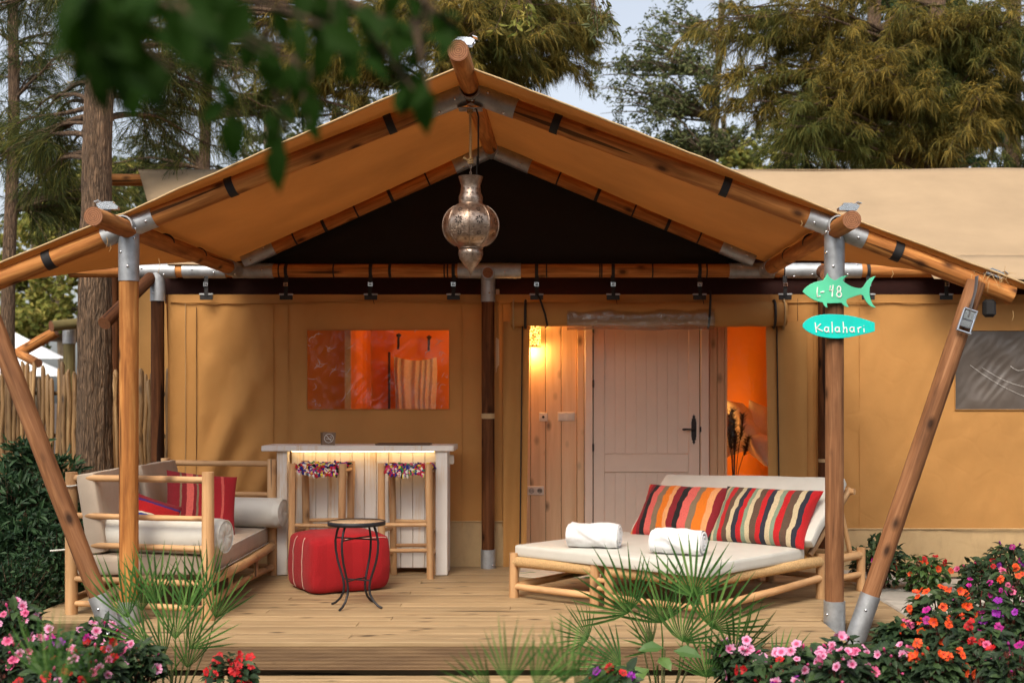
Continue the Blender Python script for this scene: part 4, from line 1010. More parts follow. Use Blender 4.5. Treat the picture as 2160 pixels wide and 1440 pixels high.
def bolster(a, b, r, label, seed):
    a, b = Vector(a), Vector(b); M, L = zmat(a, b); m = MB(); n = 32; k = 36; P = []
    for i in range(k + 1):
        t = i / k; e = min(1, (min(t, 1 - t) * L / .05)); q = r * (.86 + .14 * math.sqrt(max(0, 1 - (1 - e) ** 2)))
        for j in range(n):
            an = 2 * math.pi * j / n
            w = 1 + .012 * noise.noise((math.cos(an) * 2, math.sin(an) * 2, t * 6 + seed)) + .05 * (1 - e) * math.sin(an * 7 + seed)
            P.append((q * w * math.cos(an), q * w * math.sin(an), t * L))
    m.add(P, [(i * n + j, i * n + (j + 1) % n, (i + 1) * n + (j + 1) % n, (i + 1) * n + j) for i in range(k) for j in range(n)], True)
    o = tag(m.build('bolster', CUSHION, None, M), label, 'bolster', 'round bolsters on the sofa')
    for z, s in ((0, -1), (L, 1)):
        e = MB(); rings = []
        for q, dz in ((.86, 0), (.6, .012), (.25, .008), (.0, -.006)):
            for j in range(n):
                an = 2 * math.pi * j / n; rings.append((r * q * math.cos(an), r * q * math.sin(an), z + s * (dz + .004 * math.sin(an * 9 + seed) * q * (1 - q) * 4)))
        e.add(rings, [(i * n + j, i * n + (j + 1) % n, (i + 1) * n + (j + 1) % n, (i + 1) * n + j) for i in range(3) for j in range(n)], True)
        e.build('end_panel', CUSHION, o, M)
        p = MB(); p.tube([(r * .885 * math.cos(t), r * .885 * math.sin(t), z + s * .002) for t in np.linspace(0, 2 * math.pi, 36, False)], .006, 6, closed=True); p.build('piping', CUSHION, o, M)
    return o
bolster((-3.18, .42, .545), (-2.27, .22, .545), .125, 'near cream vinyl bolster behind the front sofa arm', 1)
bolster((-3.15, 2.22, .545), (-2.27, 2.03, .545), .125, 'far cream vinyl bolster by the white bar', 4)
pillow_thing('sofa_pillow', 'big red kilim pillow with pink stripes leaning on the sofa back', 'pillow', .56, .52, .17, PILLOW_C, face((-2.78, 1.42, .66), (.86, .5, -.13), (-.22, .24, .95)), 2)
pillow_thing('sofa_pillow', 'small multicoloured striped pillow peeking out behind the left post', 'pillow', .36, .34, .12, PILLOW_D, face((-3.0, .95, .58), (.8, .5, -.35), (.1, .35, .9)), 5)

# ------------------------------------------------------------------ bar counter and what stands on it
YB = 2.13
def xb(px, Y=YB): return (px - VX) / F * (Y - CAMY)
bar = thing('bar_counter', (-1.65, 2.35, 0), 'whitewashed plank bar counter with lit underside against the canvas wall', 'bar counter')
X0, X1 = xb(551), xb(957)
MB().bbox((0, 0, 0), (X1 - X0, .46, .048), .006).build('counter_top', WHITEW, bar, Matrix.Translation(((X0 + X1) / 2, YB + .23, 1.078)) @ Matrix.Rotation(0, 4, 'Z'))
for a, b, y, d in ((581, 603, YB + .10, .10), (918, 943, YB + .08, .10)):
    MB().bbox((0, 0, 0), (xb(b) - xb(a), d, 1.05), .005).build('corner_post', WHITEW, bar, Matrix.Translation(((xb(a) + xb(b)) / 2, y, .528)))
for a, y in ((587, YB + .28), (938, YB + .27)):
    MB().bbox((0, 0, 0), (.022, .28, 1.045), .003).build('side_panel', WHITEW, bar, Matrix.Translation((xb(a), y, .525)))
pxs = list(np.linspace(604, 917, 13)); YP = YB + .21
for a, b in zip(pxs[:-1], pxs[1:]):
    MB().bbox((0, 0, 0), (xb(b) - xb(a) - .004, .018, 1.0), .004).build('plank', WHITEW, bar, Matrix.Translation(((xb(a) + xb(b)) / 2, YP, .545)))
MB().box((0, 0, 0), (xb(915) - xb(606), .008, .99)).build('backing_board', simple('bar_backing', (.42, .25, .12), .7), bar, Matrix.Translation(((xb(606) + xb(915)) / 2, YP + .014, .54)))
MB().box((0, 0, 0), (xb(912) - xb(608), .008, .006)).build('led_strip', LED, bar, Matrix.Translation(((xb(608) + xb(912)) / 2, YB + .14, 1.049)))
so_ = MB(); so_.bbox((0, 0, 0), (.055, .05, .08), .01); so_.build('side_socket', PLASTIC, bar, Matrix.Translation((xb(951, 2.3), 2.30, EYE - (969 - VY) / F * (2.3 - CAMY))))
card = thing('no_smoking_sign', (xb(685), YB + .14, 1.102), 'brown folded no smoking card on the bar top', 'sign')
cx, cz = xb(687), 1.103; tl = R(-14)
Mc = Matrix.Translation((cx, YB + .12, cz)) @ Matrix.Rotation(tl, 4, 'X') @ Matrix.Rotation(R(3), 4, 'Y')
MB().bbox(Mc @ Vector((0, 0, .056)), (.112, .004, .112), .001, Mc.to_3x3()).build('card_face', BROWN_S, card)
Mc2 = Matrix.Translation((cx - .018, YB + .178, cz)) @ Matrix.Rotation(-tl, 4, 'X'); MB().bbox(Mc2 @ Vector((0, 0, .056)), (.112, .004, .112), .001, Mc2.to_3x3()).build('card_back', BROWN_S, card)
m = MB(); m.tube([Mc @ Vector((.038 * math.cos(a), -.0035, .058 + .038 * math.sin(a))) for a in np.linspace(0, 2 * math.pi, 30, False)], .0042, 6, closed=True, flat=.4)
m.tube([Mc @ Vector((-.027, -.0035, .085)), Mc @ Vector((.027, -.0035, .031))], .004, 6, flat=.4)
m.tube([Mc @ Vector((-.024, -.003, .053)), Mc @ Vector((.014, -.003, .053))], .0045, 6, flat=.4); m.tube([Mc @ Vector((.018, -.003, .053)), Mc @ Vector((.023, -.003, .053))], .0045, 6, flat=.4)
m.tube([Mc @ Vector((.018, -.003, .06)), Mc @ Vector((.022, -.003, .067)), Mc @ Vector((.016, -.003, .074)), Mc @ Vector((.008, -.003, .075))], .0025, 5, flat=.4); m.build('no_smoking_symbol', WHITE_S, card)
mat_ = thing('tray', (xb(850), YB + .12, 1.104), 'flat dark brown tray lying on the right of the bar top', 'tray')
MB().bbox((0, 0, 0), (.46, .22, .008), .003).build('tray_plate', simple('tray_brown', (.16, .09, .06), .4), mat_, Matrix.Translation((xb(848), YB + .14, 1.107)))
m = MB(); q = [(-.23, -.11), (.23, -.11), (.23, .11), (-.23, .11)]
m.tube([(xb(848) + a, YB + .14 + b, 1.113) for a, b in q], .005, 6, closed=True); m.build('tray_rim', simple('tray_rim_brown', (.11, .06, .04), .4), mat_)

# ------------------------------------------------------------------ bar stools
def stool(pxa, pxb, label, seed):
    xa, xb2 = xb(pxa, 2.02), xb(pxb, 2.02); t = thing('bar_stool', ((xa + xb2) / 2, 2.1, 0), label, 'stool', 'bar stools at the counter'); rnd = random.Random(seed)
    y0, y1 = 1.99, 2.25; legs = {}
    for nm, (x, y) in dict(fl=(xa, y0), fr=(xb2, y0), bl=(xa + .05, y1), br=(xb2 + .03, y1)).items():
        a = Vector((x + rnd.uniform(-.02, .02), y, 0)); b = Vector((x, y, .965 + rnd.uniform(-.01, .01))); legs[nm] = (a, b); pole('leg', a, b, .029, PEEL, t, r1=.032, rough=.09, bow=rnd.uniform(-.008, .008))
    def atz(nm, z): a, b = legs[nm]; return lerp(a, b, z / .965)
    for (p, q, z) in (('fl', 'fr', .45), ('fl', 'fr', .235), ('bl', 'br', .46), ('bl', 'br', .25), ('fl', 'bl', .40), ('fr', 'br', .40), ('fl', 'bl', .2), ('fr', 'br', .2), ('fl', 'fr', .90), ('bl', 'br', .90), ('fl', 'bl', .90), ('fr', 'br', .90)):
        pole('rail', atz(p, z), atz(q, z + rnd.uniform(-.01, .01)), .017, PEEL, t, rough=.15, bow=rnd.uniform(-.006, .006))
    m = MB()
    c = [atz(k, .915) for k in ('fl', 'fr', 'br', 'bl')]
    for i in range(240):
        u, v = rnd.random(), rnd.random(); p = lerp(lerp(c[0], c[1], u), lerp(c[3], c[2], u), v) + Vector((0, 0, rnd.uniform(-.005, .03)))
        d = Vector((rnd.uniform(-1, 1), rnd.uniform(-1, .6), rnd.uniform(-.3, .5))).normalized() * rnd.uniform(.018, .035)
        m.tube([p - d, p + Vector((0, 0, .008)), p + d], [.009, .014, .007], 5)
    for i in range(150):                     # rag fringe over the front rail
        u = rnd.random(); p = lerp(c[0], c[1], .1 + .8 * u) + Vector((0, -.022, rnd.uniform(-.025, .03))); d = Vector((rnd.uniform(-.02, .02), -.012, -rnd.uniform(.012, .04) * (1.4 if .35 < u < .65 else 1)))
        m.tube([p, p + d * .5 + Vector((0, -.008, 0)), p + d], [.010, .014, .006], 5)
    tag(m.build('rag_seat', RAGS, t), kind='stuff')
    return t
stool(619, 724, 'rustic bar stool with rag seat behind the red pouf', 4)
stool(806, 905, 'rustic bar stool with rag seat at the right end of the bar', 9)

# ------------------------------------------------------------------ red pouf
def pouf():
    o = Vector((-1.83, 1.07, 0)); ex = Vector((.86, .51, 0)); ey = Vector((-.51, .86, 0)); w, d, h = .64, .60, .44
    c = o + ex * w / 2 + ey * d / 2; M = frame(c + Vector((0, 0, h / 2)), ex, ey, Vector((0, 0, 1)))
    m = MB(); n = 22
    def sup(p):
        q = Vector(p); x, y, z = q.x / (w / 2), q.y / (d / 2), q.z / (h / 2)
        k = .14; e = (abs(x) ** 9 + abs(y) ** 9 + abs(z) ** 9) ** (1 / 9)
        q = Vector((x / e * w / 2, y / e * d / 2, z / e * h / 2))
        b = 1 + .05 * (1 - abs(z / e) ** 2) ; q.x *= b; q.y *= b
        if q.z > 0: q.z += .03 * (1 - x * x) * (1 - y * y)
        q += q.normalized() * (.016 * noise.noise((q.x * 5, q.y * 5, q.z * 5)) + .006 * noise.noise((q.x * 16, q.y * 16, q.z * 12)))
        q.z = max(q.z, -h / 2); return q
    A = [math.sin(a) for a in np.linspace(-math.pi / 2, math.pi / 2, n)]
    x, y, z = w / 2, d / 2, h / 2
    m.grid(lambda u, v: sup((u * x, v * y, z)), A, A); m.grid(lambda u, v: sup((-u * x, v * y, -z)), A, A); m.grid(lambda u, v: sup((u * x, -y, v * z)), A, A)
    m.grid(lambda u, v: sup((-u * x, y, v * z)), A, A); m.grid(lambda u, v: sup((x, u * y, v * z)), A, A); m.grid(lambda u, v: sup((-x, -u * y, v * z)), A, A)
    p = tag(m.build('pouf', POUF, None, M), 'square red woven pouf on the deck behind the iron table', 'pouf')
    for s in (-.35, .35):
        t = MB(); t.tube([M @ (sup((-x, s * y * .9, z * v)) + Vector((-.003, 0, 0))) for v in np.linspace(-.9, .97, 20)], .0035, 5); t.build('cord', CORD, p)
    t = MB(); t.tube([M @ (sup((x * u, -y, z * .93)) + Vector((0, -.003, .0))) for u in np.linspace(-.2, .95, 20)], .0035, 5); t.build('cord', CORD, p)
pouf()

# ------------------------------------------------------------------ iron side table
T0 = Vector((-1.425, .60, 0))
tab = thing('side_table', T0, 'round mosaic side table on curved black iron legs', 'side table')
m = MB(); m.lathe([(0, .612), (.196, .612), (.196, .60), (0, .60)], 48); m.build('table_top', TTOP, tab, Matrix.Translation(T0))
m = MB(); m.lathe([(.196, .615), (.2, .618), (.207, .614), (.207, .588), (.196, .586), (.196, .615)], 48); m.build('rim', IRON, tab, Matrix.Translation(T0))
prof = [(.145, .59), (.168, .54), (.184, .47), (.18, .40), (.165, .33), (.14, .26), (.118, .20), (.108, .15), (.113, .10), (.14, .055), (.18, .02), (.215, .006)]
def prad(z):
    for (r0, z0), (r1, z1) in zip(prof[:-1], prof[1:]):
        if z1 <= z <= z0: return r0 + (r1 - r0) * (z0 - z) / (z0 - z1)
    return .15
for a in (-25, -115, 155, 65):
    ca, sa = math.cos(R(a)), math.sin(R(a)); m = MB(); m.tube([T0 + Vector((r * ca, r * sa, z)) for r, z in prof], .0085, 10); m.build('leg', IRON, tab)
for z in (.49, .195):
    r = prad(z)
    for a in (-25, 65):
        ca, sa = math.cos(R(a)), math.sin(R(a)); m = MB(); m.tube([T0 + Vector((-r * ca, -r * sa, z)), T0 + Vector((0, 0, z + .004 * (a > 0))), T0 + Vector((r * ca, r * sa, z))], .0055, 8); m.build('stretcher', IRON, tab)

# ------------------------------------------------------------------ double lounger
Fc = Vector((1.0, -.05, 0)); U = Vector((-.79, .613, 0)); V_ = Vector((.715, .70, 0))
def L(u, v, z=0): return Fc + U * u + V_ * v + Vector((0, 0, z))
lounge = thing('double_lounger', L(.82, .9), 'wide double log lounger with cream mattress and raised backrest', 'lounger')
for u in (.03, .82, .95, 1.70):
    for v in (.05, 1.42, 1.98):
        pole('leg', L(u, v), L(u, v, .335), .036, PEEL, lounge, r1=.034, rough=.07, n=12)
for (a, b) in ((.03, .82), (.95, 1.70)):
    for v in (.05, 1.98): pole('rail', L(a, v, .085), L(b, v, .085), .024, PEEL, lounge, rough=.12, bow=.012); 
    for v in (.05, 1.98):
        w_ = pole('wrapped_rail', L(a, v, .27), L(b, v, .27), .034, [JUTE], lounge, rough=.05)
    for v in (1.42,): pole('rail', L(a, v, .26), L(b, v, .26), .026, PEEL, lounge, rough=.1)
for u in (.03, .82, .95, 1.70):
    pole('wrapped_rail', L(u, .05, .27), L(u, 1.42, .28), .036, [JUTE], lounge, rough=.05); pole('rail', L(u, 1.42, .27), L(u, 1.98, .28), .03, PEEL, lounge, rough=.1)
    pole('rail', L(u, .05, .085), L(u, 1.42, .155), .028, PEEL, lounge, rough=.12, bow=-.02); pole('rail', L(u, 1.42, .12), L(u, 1.98, .13), .024, PEEL, lounge, rough=.12)
for z in (.2, .14): pole('rail', L(.80, .05, z), L(.97, .05, z), .018, PEEL, lounge)
pole('rail', L(.95, .08, .12), L(1.70, 1.3, .21), .026, PEEL, lounge, rough=.1, bow=.03)
wr_rings = MB(); rnd = random.Random(2)
def wraps(a, b, r, n):
    for i in range(n):
        t = (i + .5) / n; p = lerp(a, b, t); d = (Vector(b) - Vector(a)).normalized(); s_ = d.cross(Vector((0, 0, 1))).normalized(); u_ = s_.cross(d)
        wr_rings.tube([p + (s_ * math.cos(q) + u_ * math.sin(q)) * (r + rnd.uniform(-.001, .0015)) + d * rnd.uniform(-.002, .002) for q in np.linspace(0, 2 * math.pi, 12, False)], .0045, 4, closed=True)
for u in (.03,): wraps(L(u, .09, .27), L(u, 1.40, .28), .037, 150)
wraps(L(.06, .05, .27), L(.79, .05, .27), .036, 85); wraps(L(.98, .05, .27), L(1.67, .05, .27), .036, 76)
tag(wr_rings.build('jute_winding', JUTE, lounge), kind='stuff')
Mm = frame(L(.865, .64, .352), -U, V_, Vector((0, 0, 1)))
def soft_plate(name, M, w, d, h, seed, wr=.008):
    return slab(name, (0, 0, 0), (w, d, h), .022, CUSHION, lounge, M, seed, .012, wr)
slab_m = soft_plate('mattress', Mm, 1.74, 1.28, .095, 3)
th = R(40); bdir = V_ * math.cos(th) + Vector((0, 0, math.sin(th))); bn = -V_ * math.sin(th) + Vector((0, 0, math.cos(th)))
Mb2 = frame(L(.85, 1.29, .41) + bdir * .335, -U, bdir, bn)
soft_plate('backrest_pad', Mb2, 1.70, .70, .085, 8, .016)
for u in (.05, .80, .97, 1.60): pole('backrest_frame', L(u, 1.30, .33), L(u, 1.30, .33) + bdir * .72, .026, PEEL, lounge, rough=.1)
pole('backrest_frame', L(0, 1.3, .33) + bdir * .7, L(.83, 1.3, .33) + bdir * .7, .024, PEEL, lounge, rough=.1); pole('backrest_frame', L(.93, 1.3, .33) + bdir * .7, L(1.66, 1.3, .33) + bdir * .7, .024, PEEL, lounge, rough=.1)
for u in (.1, .76): pole('backrest_prop', L(u, 1.95, .28), L(u, 1.30, .33) + bdir * .62, .02, PEEL, lounge)
# pillows leaning on the backrest
pt = R(52); pd = V_ * math.cos(pt) + Vector((0, 0, math.sin(pt)))
pillow_thing('kilim_pillow', 'kilim pillow with orange, coral and black stripes on the lounger', 'pillow', .80, .50, .22, PILLOW_A, face(L(1.19, 1.20, .405) + pd * .235, -U + V_ * .03, pd), 3, crumple=.045, pinch=.10)
pillow_thing('kilim_pillow', 'kilim pillow with red, brown, cream and navy stripes on the lounger', 'pillow', .84, .52, .23, PILLOW_B, face(L(.43, 1.16, .405) + pd * .245, -U - V_ * .02, pd), 9, crumple=.045, pinch=.10)
# towels
def towel(c, ang, L_, r, label, seed):
    M = Matrix.Translation(Vector(c)) @ Matrix.Rotation(ang, 4, 'Z'); m = MB(); n = 40; k = 30
    P = []
    for i in range(k + 1):
        t = i / k
        for j in range(n):
            a = 2 * math.pi * j / n
            e = min(1, min(t, 1 - t) * 9); q = r * (.93 + .07 * math.sqrt(e))
            f = ((t - .45) * 2.2 + math.sin(a) * .9); fold = .012 * max(0, 1 - abs(f) * 3)
            step = .014 if f > 0 else 0
            q += step + .014 * noise.noise((t * 4 + seed, math.cos(a) * 1.5, math.sin(a) * 1.5)) + .005 * noise.noise((t * 9, math.cos(a) * 4, math.sin(a) * 4 + seed)) + fold * .3
            z = q * math.sin(a) * .88; 
            if z < -r * .80: z = -r * .80
            P.append(((t - .5) * L_, q * math.cos(a) * 1.05, z + r * .80))
    m.add(P, [(i * n + j, (i + 1) * n + j, (i + 1) * n + (j + 1) % n, i * n + (j + 1) % n) for i in range(k) for j in range(n)], True)
    o = tag(m.build('rolled_towel', TOWEL, None, M), label, 'towel', 'rolled towels on the lounger')
    for s in (-1, 1):
        sp = MB(); pts = []
        for q in np.linspace(0, 1, 60):
            a = q * 5.2 * math.pi; rr_ = r * (.95 - .85 * q); pts.append((s * (L_ / 2 - .003 + .006 * q), rr_ * math.cos(a), max(-r * .70, rr_ * math.sin(a) * .88) + r * .80))
        sp.tube(pts, .010, 6); sp.build('rolled_edge', TOWEL, o, M)
        cap = MB(); cap.lathe([(0, 0), (r * .93, -.008)], 30); cap.build('roll_end', TOWEL, o, M @ Matrix.Translation((s * (L_ / 2 - .012), 0, r * .72)) @ Matrix.Rotation(s * R(90), 4, 'Y') @ Matrix.Scale(.80, 4, (1, 0, 0)))
    return o
zt = .412
towel(tuple(fl(1253, 1152, zt)), R(-14), .38, .095, 'white rolled towel nearer the door on the lounger', 1)
towel(tuple(fl(1430, 1166, zt)), R(-22), .37, .095, 'white rolled towel nearer the camera on the lounger', 6)
# rug
m = MB(); q = [(-1.0, -.25), (-.9, -.33), (.9, -.33), (1.0, -.25), (1.0, .3), (-1.0, .3)]
rugp = []
for i, (a, b) in enumerate(q): rugp.append((a, b))
m.prism(rugp, .010, Matrix.Translation((.70, 2.36, .002)))
tag(m.build('door_rug', RUG), 'pale leaf-print rug on the deck in front of the door', 'rug')

# ------------------------------------------------------------------ hanging lantern
LX, LY = RX + .003, -.02
lan = thing('hanging_lantern', (LX, LY, 2.4), 'pierced metal lantern hanging on a rope from the ridge', 'lantern')
def zl(py): return EYE - (py - VY) / F * (LY - CAMY)
def lob(a, z): return 1 - .035 * abs(math.sin(a * 4))
gb = MB(); zc = zl(476); gr_ = .187
gb.lathe([(.085, zl(431) - zc)] + [(gr_ * (math.cos(t) ** .8), math.sin(t) * .152) for t in np.linspace(1.1, -1.15, 26)] + [(.075, zl(524) - zc)], 96, mod=lob)
gl_ = gb.build('globe', LANT, lan, Matrix.Translation((LX, LY, zc)))
nk = MB(); nk.lathe([(.083, zl(373)), (.076, zl(380)), (.064, zl(392)), (.068, zl(405)), (.08, zl(416)), (.079, zl(428)), (.078, zl(432))], 48); nk.build('neck', LANT, lan, Matrix.Translation((LX, LY, 0)))
bt = MB(); bt.lathe([(.06, zl(522)), (.082, zl(528)), (.083, zl(536)), (.074, zl(546)), (.045, zl(559)), (.018, zl(570)), (.007, zl(576)), (.004, zl(584))], 40); bt.build('finial', LANT, lan, Matrix.Translation((LX, LY, 0)))
for py in (431, 524):
    rg = MB(); rg.tube([(LX + .078 * math.cos(t), LY + .078 * math.sin(t), zl(py)) for t in np.linspace(0, 2 * math.pi, 30, False)], .006, 6, closed=True); rg.build('collar_ring', LANT, lan)
rb = MB()
for kk in range(8):
    a = kk * math.pi / 4
    rb.tube([(LX + gr_ * 1.005 * math.cos(t) ** .8 * math.cos(a), LY + gr_ * 1.005 * math.cos(t) ** .8 * math.sin(a), zc + math.sin(t) * .152) for t in np.linspace(1.05, -1.1, 18)], .0045, 5)
tag(rb.build('seam_rib', LANT, lan), kind='stuff')
cut = MB()
def rosette(a, t, size, rad_of, zof):
    p = Vector((LX + rad_of * math.cos(a), LY + rad_of * math.sin(a), zof)); nrm = Vector((math.cos(a) * math.cos(t), math.sin(a) * math.cos(t), math.sin(t))).normalized()
    e1 = Vector((-math.sin(a), math.cos(a), 0)); e2 = nrm.cross(e1); p = p + nrm * .0015
    for q in range(8):
        b = q * math.pi / 4; d = e1 * math.cos(b) + e2 * math.sin(b); s = e1 * -math.sin(b) + e2 * math.cos(b)
        cut.add([p + d * size * .25, p + d * size * .7 + s * size * .16, p + d * size, p + d * size * .7 - s * size * .16], [(0, 1, 2, 3)])
for kk in range(8):
    a = kk * math.pi / 4 + math.pi / 8; md = .966
    for t, sz in ((.12, .03), (.62, .018), (-.45, .017)):
        rosette(a, t * .8, sz, gr_ * math.cos(t) ** .8 * md + .002, zc + math.sin(t) * .152)
    for e in (-.3, .3):
        for t in (.85, -.75, .35, -.2): rosette(a + e * .75, t * .8, .008, gr_ * math.cos(t) ** .8 * .985 + .002, zc + math.sin(t) * .152)
for kk in range(14):
    a = kk * math.pi / 7
    for py, rad in ((410, .0745), (421, .081), (400, .067)): rosette(a, 0, .009, rad + .001, zl(py))
    for py, rad in ((531, .0835), (539, .0825)): rosette(a, 0, .007, rad + .001, zl(py))
tag(cut.build('pierced_pattern', LANTD, lan), kind='stuff')
rope = MB(); top = Vector((LX - .005, LY, RIDF - .13)); kn = Vector((LX - .002, LY, zl(340)))
rope.tube([top, lerp(top, kn, .5) + Vector((.003, 0, 0)), kn], .0085, 8)
for c in (top, kn):
    for q in range(3): rope.tube([c + Vector((.014 * math.cos(t), .014 * math.sin(t), .008 * math.sin(t + q) + .009 * (q - 1))) for t in np.linspace(0, 2 * math.pi, 12, False)], .0075, 6, closed=True)
rope.tube([kn, kn + Vector((-.03, -.005, .012)), kn + Vector((-.048, -.006, .02))], [.008, .009, .012], 6); rope.build('rope', ROPE, lan)
ch = MB()
for i in range(4):
    c = Vector((LX, LY, zl(346) - i * .02)); d = Vector((1, 0, 0)) if i % 2 else Vector((0, 1, 0)); ch.tube([c + d * (.005 * math.cos(t)) + Vector((0, 0, .013 * math.sin(t))) for t in np.linspace(0, 2 * math.pi, 10, False)], .0018, 5, closed=True)
tag(ch.build('chain', LANT, lan), kind='stuff')
cb = MB(); cb.tube([(LX + .02, LY, RIDF - .11), (LX + .04, LY - .02, RIDF - .125), (LX + .052, LY, RIDF - .17), (LX + .05, LY, RIDF - .5), (LX + .045, LY, zl(330)), (LX + .04, LY, zl(378))], .006, 8); cb.build('cable', BLACKP, lan)

# ------------------------------------------------------------------ name signs on the right post
YS = -.085
def sp(x, y): p = at(1640 + x / 7.2, 540 + y / 7.2, YS); return (p.x, p.z)
MS = Matrix(((1, 0, 0, 0), (0, 0, -1, YS), (0, 1, 0, 0), (0, 0, 0, 1)))
fish = [(380, 540), (410, 495), (450, 460), (505, 425), (560, 400), (625, 382), (690, 370), (715, 335), (735, 300), (760, 258), (775, 300), (795, 330), (820, 345), (845, 362), (870, 370), (895, 360), (920, 345), (950, 325), (980, 310), (1030, 300), (1080, 295), (1045, 312), (1020, 330), (1003, 352), (995, 375), (1025, 405), (1060, 430), (1115, 460), (1180, 480), (1230, 489), (1270, 490), (1305, 460), (1330, 420), (1362, 375), (1400, 340), (1445, 316), (1490, 305), (1460, 345), (1440, 380), (1415, 430), (1400, 480), (1395, 520), (1395, 560), (1400, 605), (1410, 650), (1427, 695), (1450, 740), (1495, 785), (1455, 780), (1420, 765), (1385, 738), (1350, 700), (1322, 655), (1300, 600), (1260, 585), (1205, 600), (1150, 620), (1095, 640), (1050, 660), (1040, 690), (1055, 730), (1085, 775), (1050, 775), (1020, 760), (990, 735), (970, 710), (925, 714), (880, 715), (815, 718), (750, 715), (752, 750), (760, 785), (732, 775), (710, 755), (695, 730), (685, 705), (620, 693), (560, 670), (505, 643), (460, 610), (415, 575)]
surf = [(380, 1060), (385, 1030), (400, 1010), (430, 978), (470, 950), (520, 925), (580, 905), (650, 892), (720, 885), (800, 882), (880, 885), (970, 890), (1060, 900), (1155, 917), (1250, 940), (1330, 963), (1400, 985), (1475, 1010), (1478, 1140), (1400, 1165), (1330, 1182), (1250, 1200), (1165, 1219), (1080, 1235), (990, 1247), (900, 1250), (820, 1248), (740, 1240), (670, 1227), (600, 1210), (535, 1187), (480, 1160), (435, 1130), (400, 1100), (385, 1080)]
def arc(cx, cy, rx, ry, a0, a1, n=14): return [(cx + rx * math.cos(R(a)), cy + ry * math.sin(R(a))) for a in np.linspace(a0, a1, n)]
def aa(cx): return [arc(cx, 1118, 32, 36, -40, -330), [(cx + 30, 1078), (cx + 28, 1120), (cx + 36, 1160)]]
fish_txt = [[(605, 475), (598, 550), (600, 622), (648, 612)], [(648, 552), (706, 545)], [(802, 450), (785, 525), (845, 520)], [(842, 442), (832, 530), (826, 620)], arc(930, 505, 26, 42, -60, 300) , arc(932, 588, 36, 40, -90, 270)]
surf_txt = [[(568, 1008), (576, 1080), (588, 1160)], [(655, 1030), (590, 1092), (620, 1110), (682, 1142)], *aa(742), [(822, 998), (828, 1080), (830, 1165)], *aa(905), [(992, 998), (1000, 1080), (998, 1165)], [(1000, 1120), (1018, 1088), (1040, 1085), (1048, 1115), (1052, 1165)], *aa(1128), [(1215, 1085), (1222, 1125), (1228, 1165)], [(1222, 1112), (1240, 1085), (1268, 1082)], [(1308, 1095), (1312, 1160)], [(1304, 1058), (1308, 1062)]]
def sign(name, poly, txt, mat, label, wT):
    t = thing(name, (1.9, YS, sp(700, 600)[1]), label, 'sign'); m = MB(); m.prism([sp(*p) for p in poly][::-1], .012, MS @ Matrix.Translation((0, 0, -.006)))
    bo = m.build('sign_board', mat, t); bv = bo.modifiers.new('bevel', 'BEVEL'); bv.width = .0022; bv.segments = 2
    for s in txt:
        w = MB(); w.tube([(sp(*p)[0], YS - .0075, sp(*p)[1]) for p in s], wT, 6); w.build('letter_stroke', WHITE_S, bo)
    return t
sign('fish_sign', fish, fish_txt, GREEN_S, 'light green fish-shaped board reading L-48 on the right post', .0048)
sign('surfboard_sign', surf, surf_txt, TEAL_S, 'turquoise surfboard-shaped board reading Kalahari on the right post', .0045)

# ------------------------------------------------------------------ foliage helpers
RNG = np.random.default_rng(5)
def unit(a): return a / np.maximum(np.linalg.norm(a, axis=-1, keepdims=True), 1e-9)
def strands(P, D, Ln, w, droop):
    """Hanging needle strands: P base, D direction, Ln length."""
    n = len(P); g = np.zeros((n, 3)); g[:, 2] = -1
    p1 = P + D * (Ln * .5)[:, None] + g * (droop * Ln * .25)[:, None]
    p2 = P + D * (Ln * .85)[:, None] + g * (droop * Ln)[:, None]
    side = unit(np.cross(D, RNG.normal(size=(n, 3)))) * (w / 2)
    V = np.stack([P - side * .7, P + side * .7, p1 + side, p1 - side, p2], 1).reshape(-1, 3)
    b = (np.arange(n) * 5)[:, None]
    T = np.concatenate([b + [0, 1, 2], b + [0, 2, 3], b + [3, 2, 4]], 1).reshape(-1, 3)
    return V, T
def leaves(P, D, Ln, w, fold=.25, nrm=None):
    n = len(P); s = unit(np.cross(D, nrm if nrm is not None else RNG.normal(size=(n, 3)))); nn = np.cross(s, D)
    Ln = np.broadcast_to(Ln, (n,)); W = Ln * w
    m1 = P + D * (Ln * .38)[:, None]; m2 = P + D * (Ln * .72)[:, None] - nn * (Ln * .05)[:, None]
    e = nn * (W * fold)[:, None]
    V = np.stack([P, m1 + s * (W * .5)[:, None] + e, m1, m1 - s * (W * .5)[:, None] + e, m2 + s * (W * .36)[:, None] + e * .7, m2 - s * (W * .36)[:, None] + e * .7, P + D * Ln[:, None] - nn * (Ln * .16)[:, None], m2], 1).reshape(-1, 3)
    b = (np.arange(n) * 8)[:, None]
    T = np.concatenate([b + [0, 2, 1], b + [0, 3, 2], b + [1, 2, 7], b + [1, 7, 4], b + [2, 3, 5], b + [2, 5, 7], b + [4, 7, 6], b + [7, 5, 6]], 1).reshape(-1, 3)
    return V, T
def curve_pts(a, b, sag, k, rnd, wob=.08):
    a, b = Vector(a), Vector(b); L_ = (b - a).length; out = []
    ph = rnd.uniform(0, 99)
    for i in range(k + 1):
        t = i / k; p = lerp(a, b, t) + Vector((noise.noise((t * 3, ph, 0)), noise.noise((t * 3, ph, 5)), noise.noise((t * 3, ph, 9)))) * wob * L_ * t * (1.3 - t)
        p.z += sag * L_ * math.sin(math.pi * t * .9) ; out.append(p)
    return out

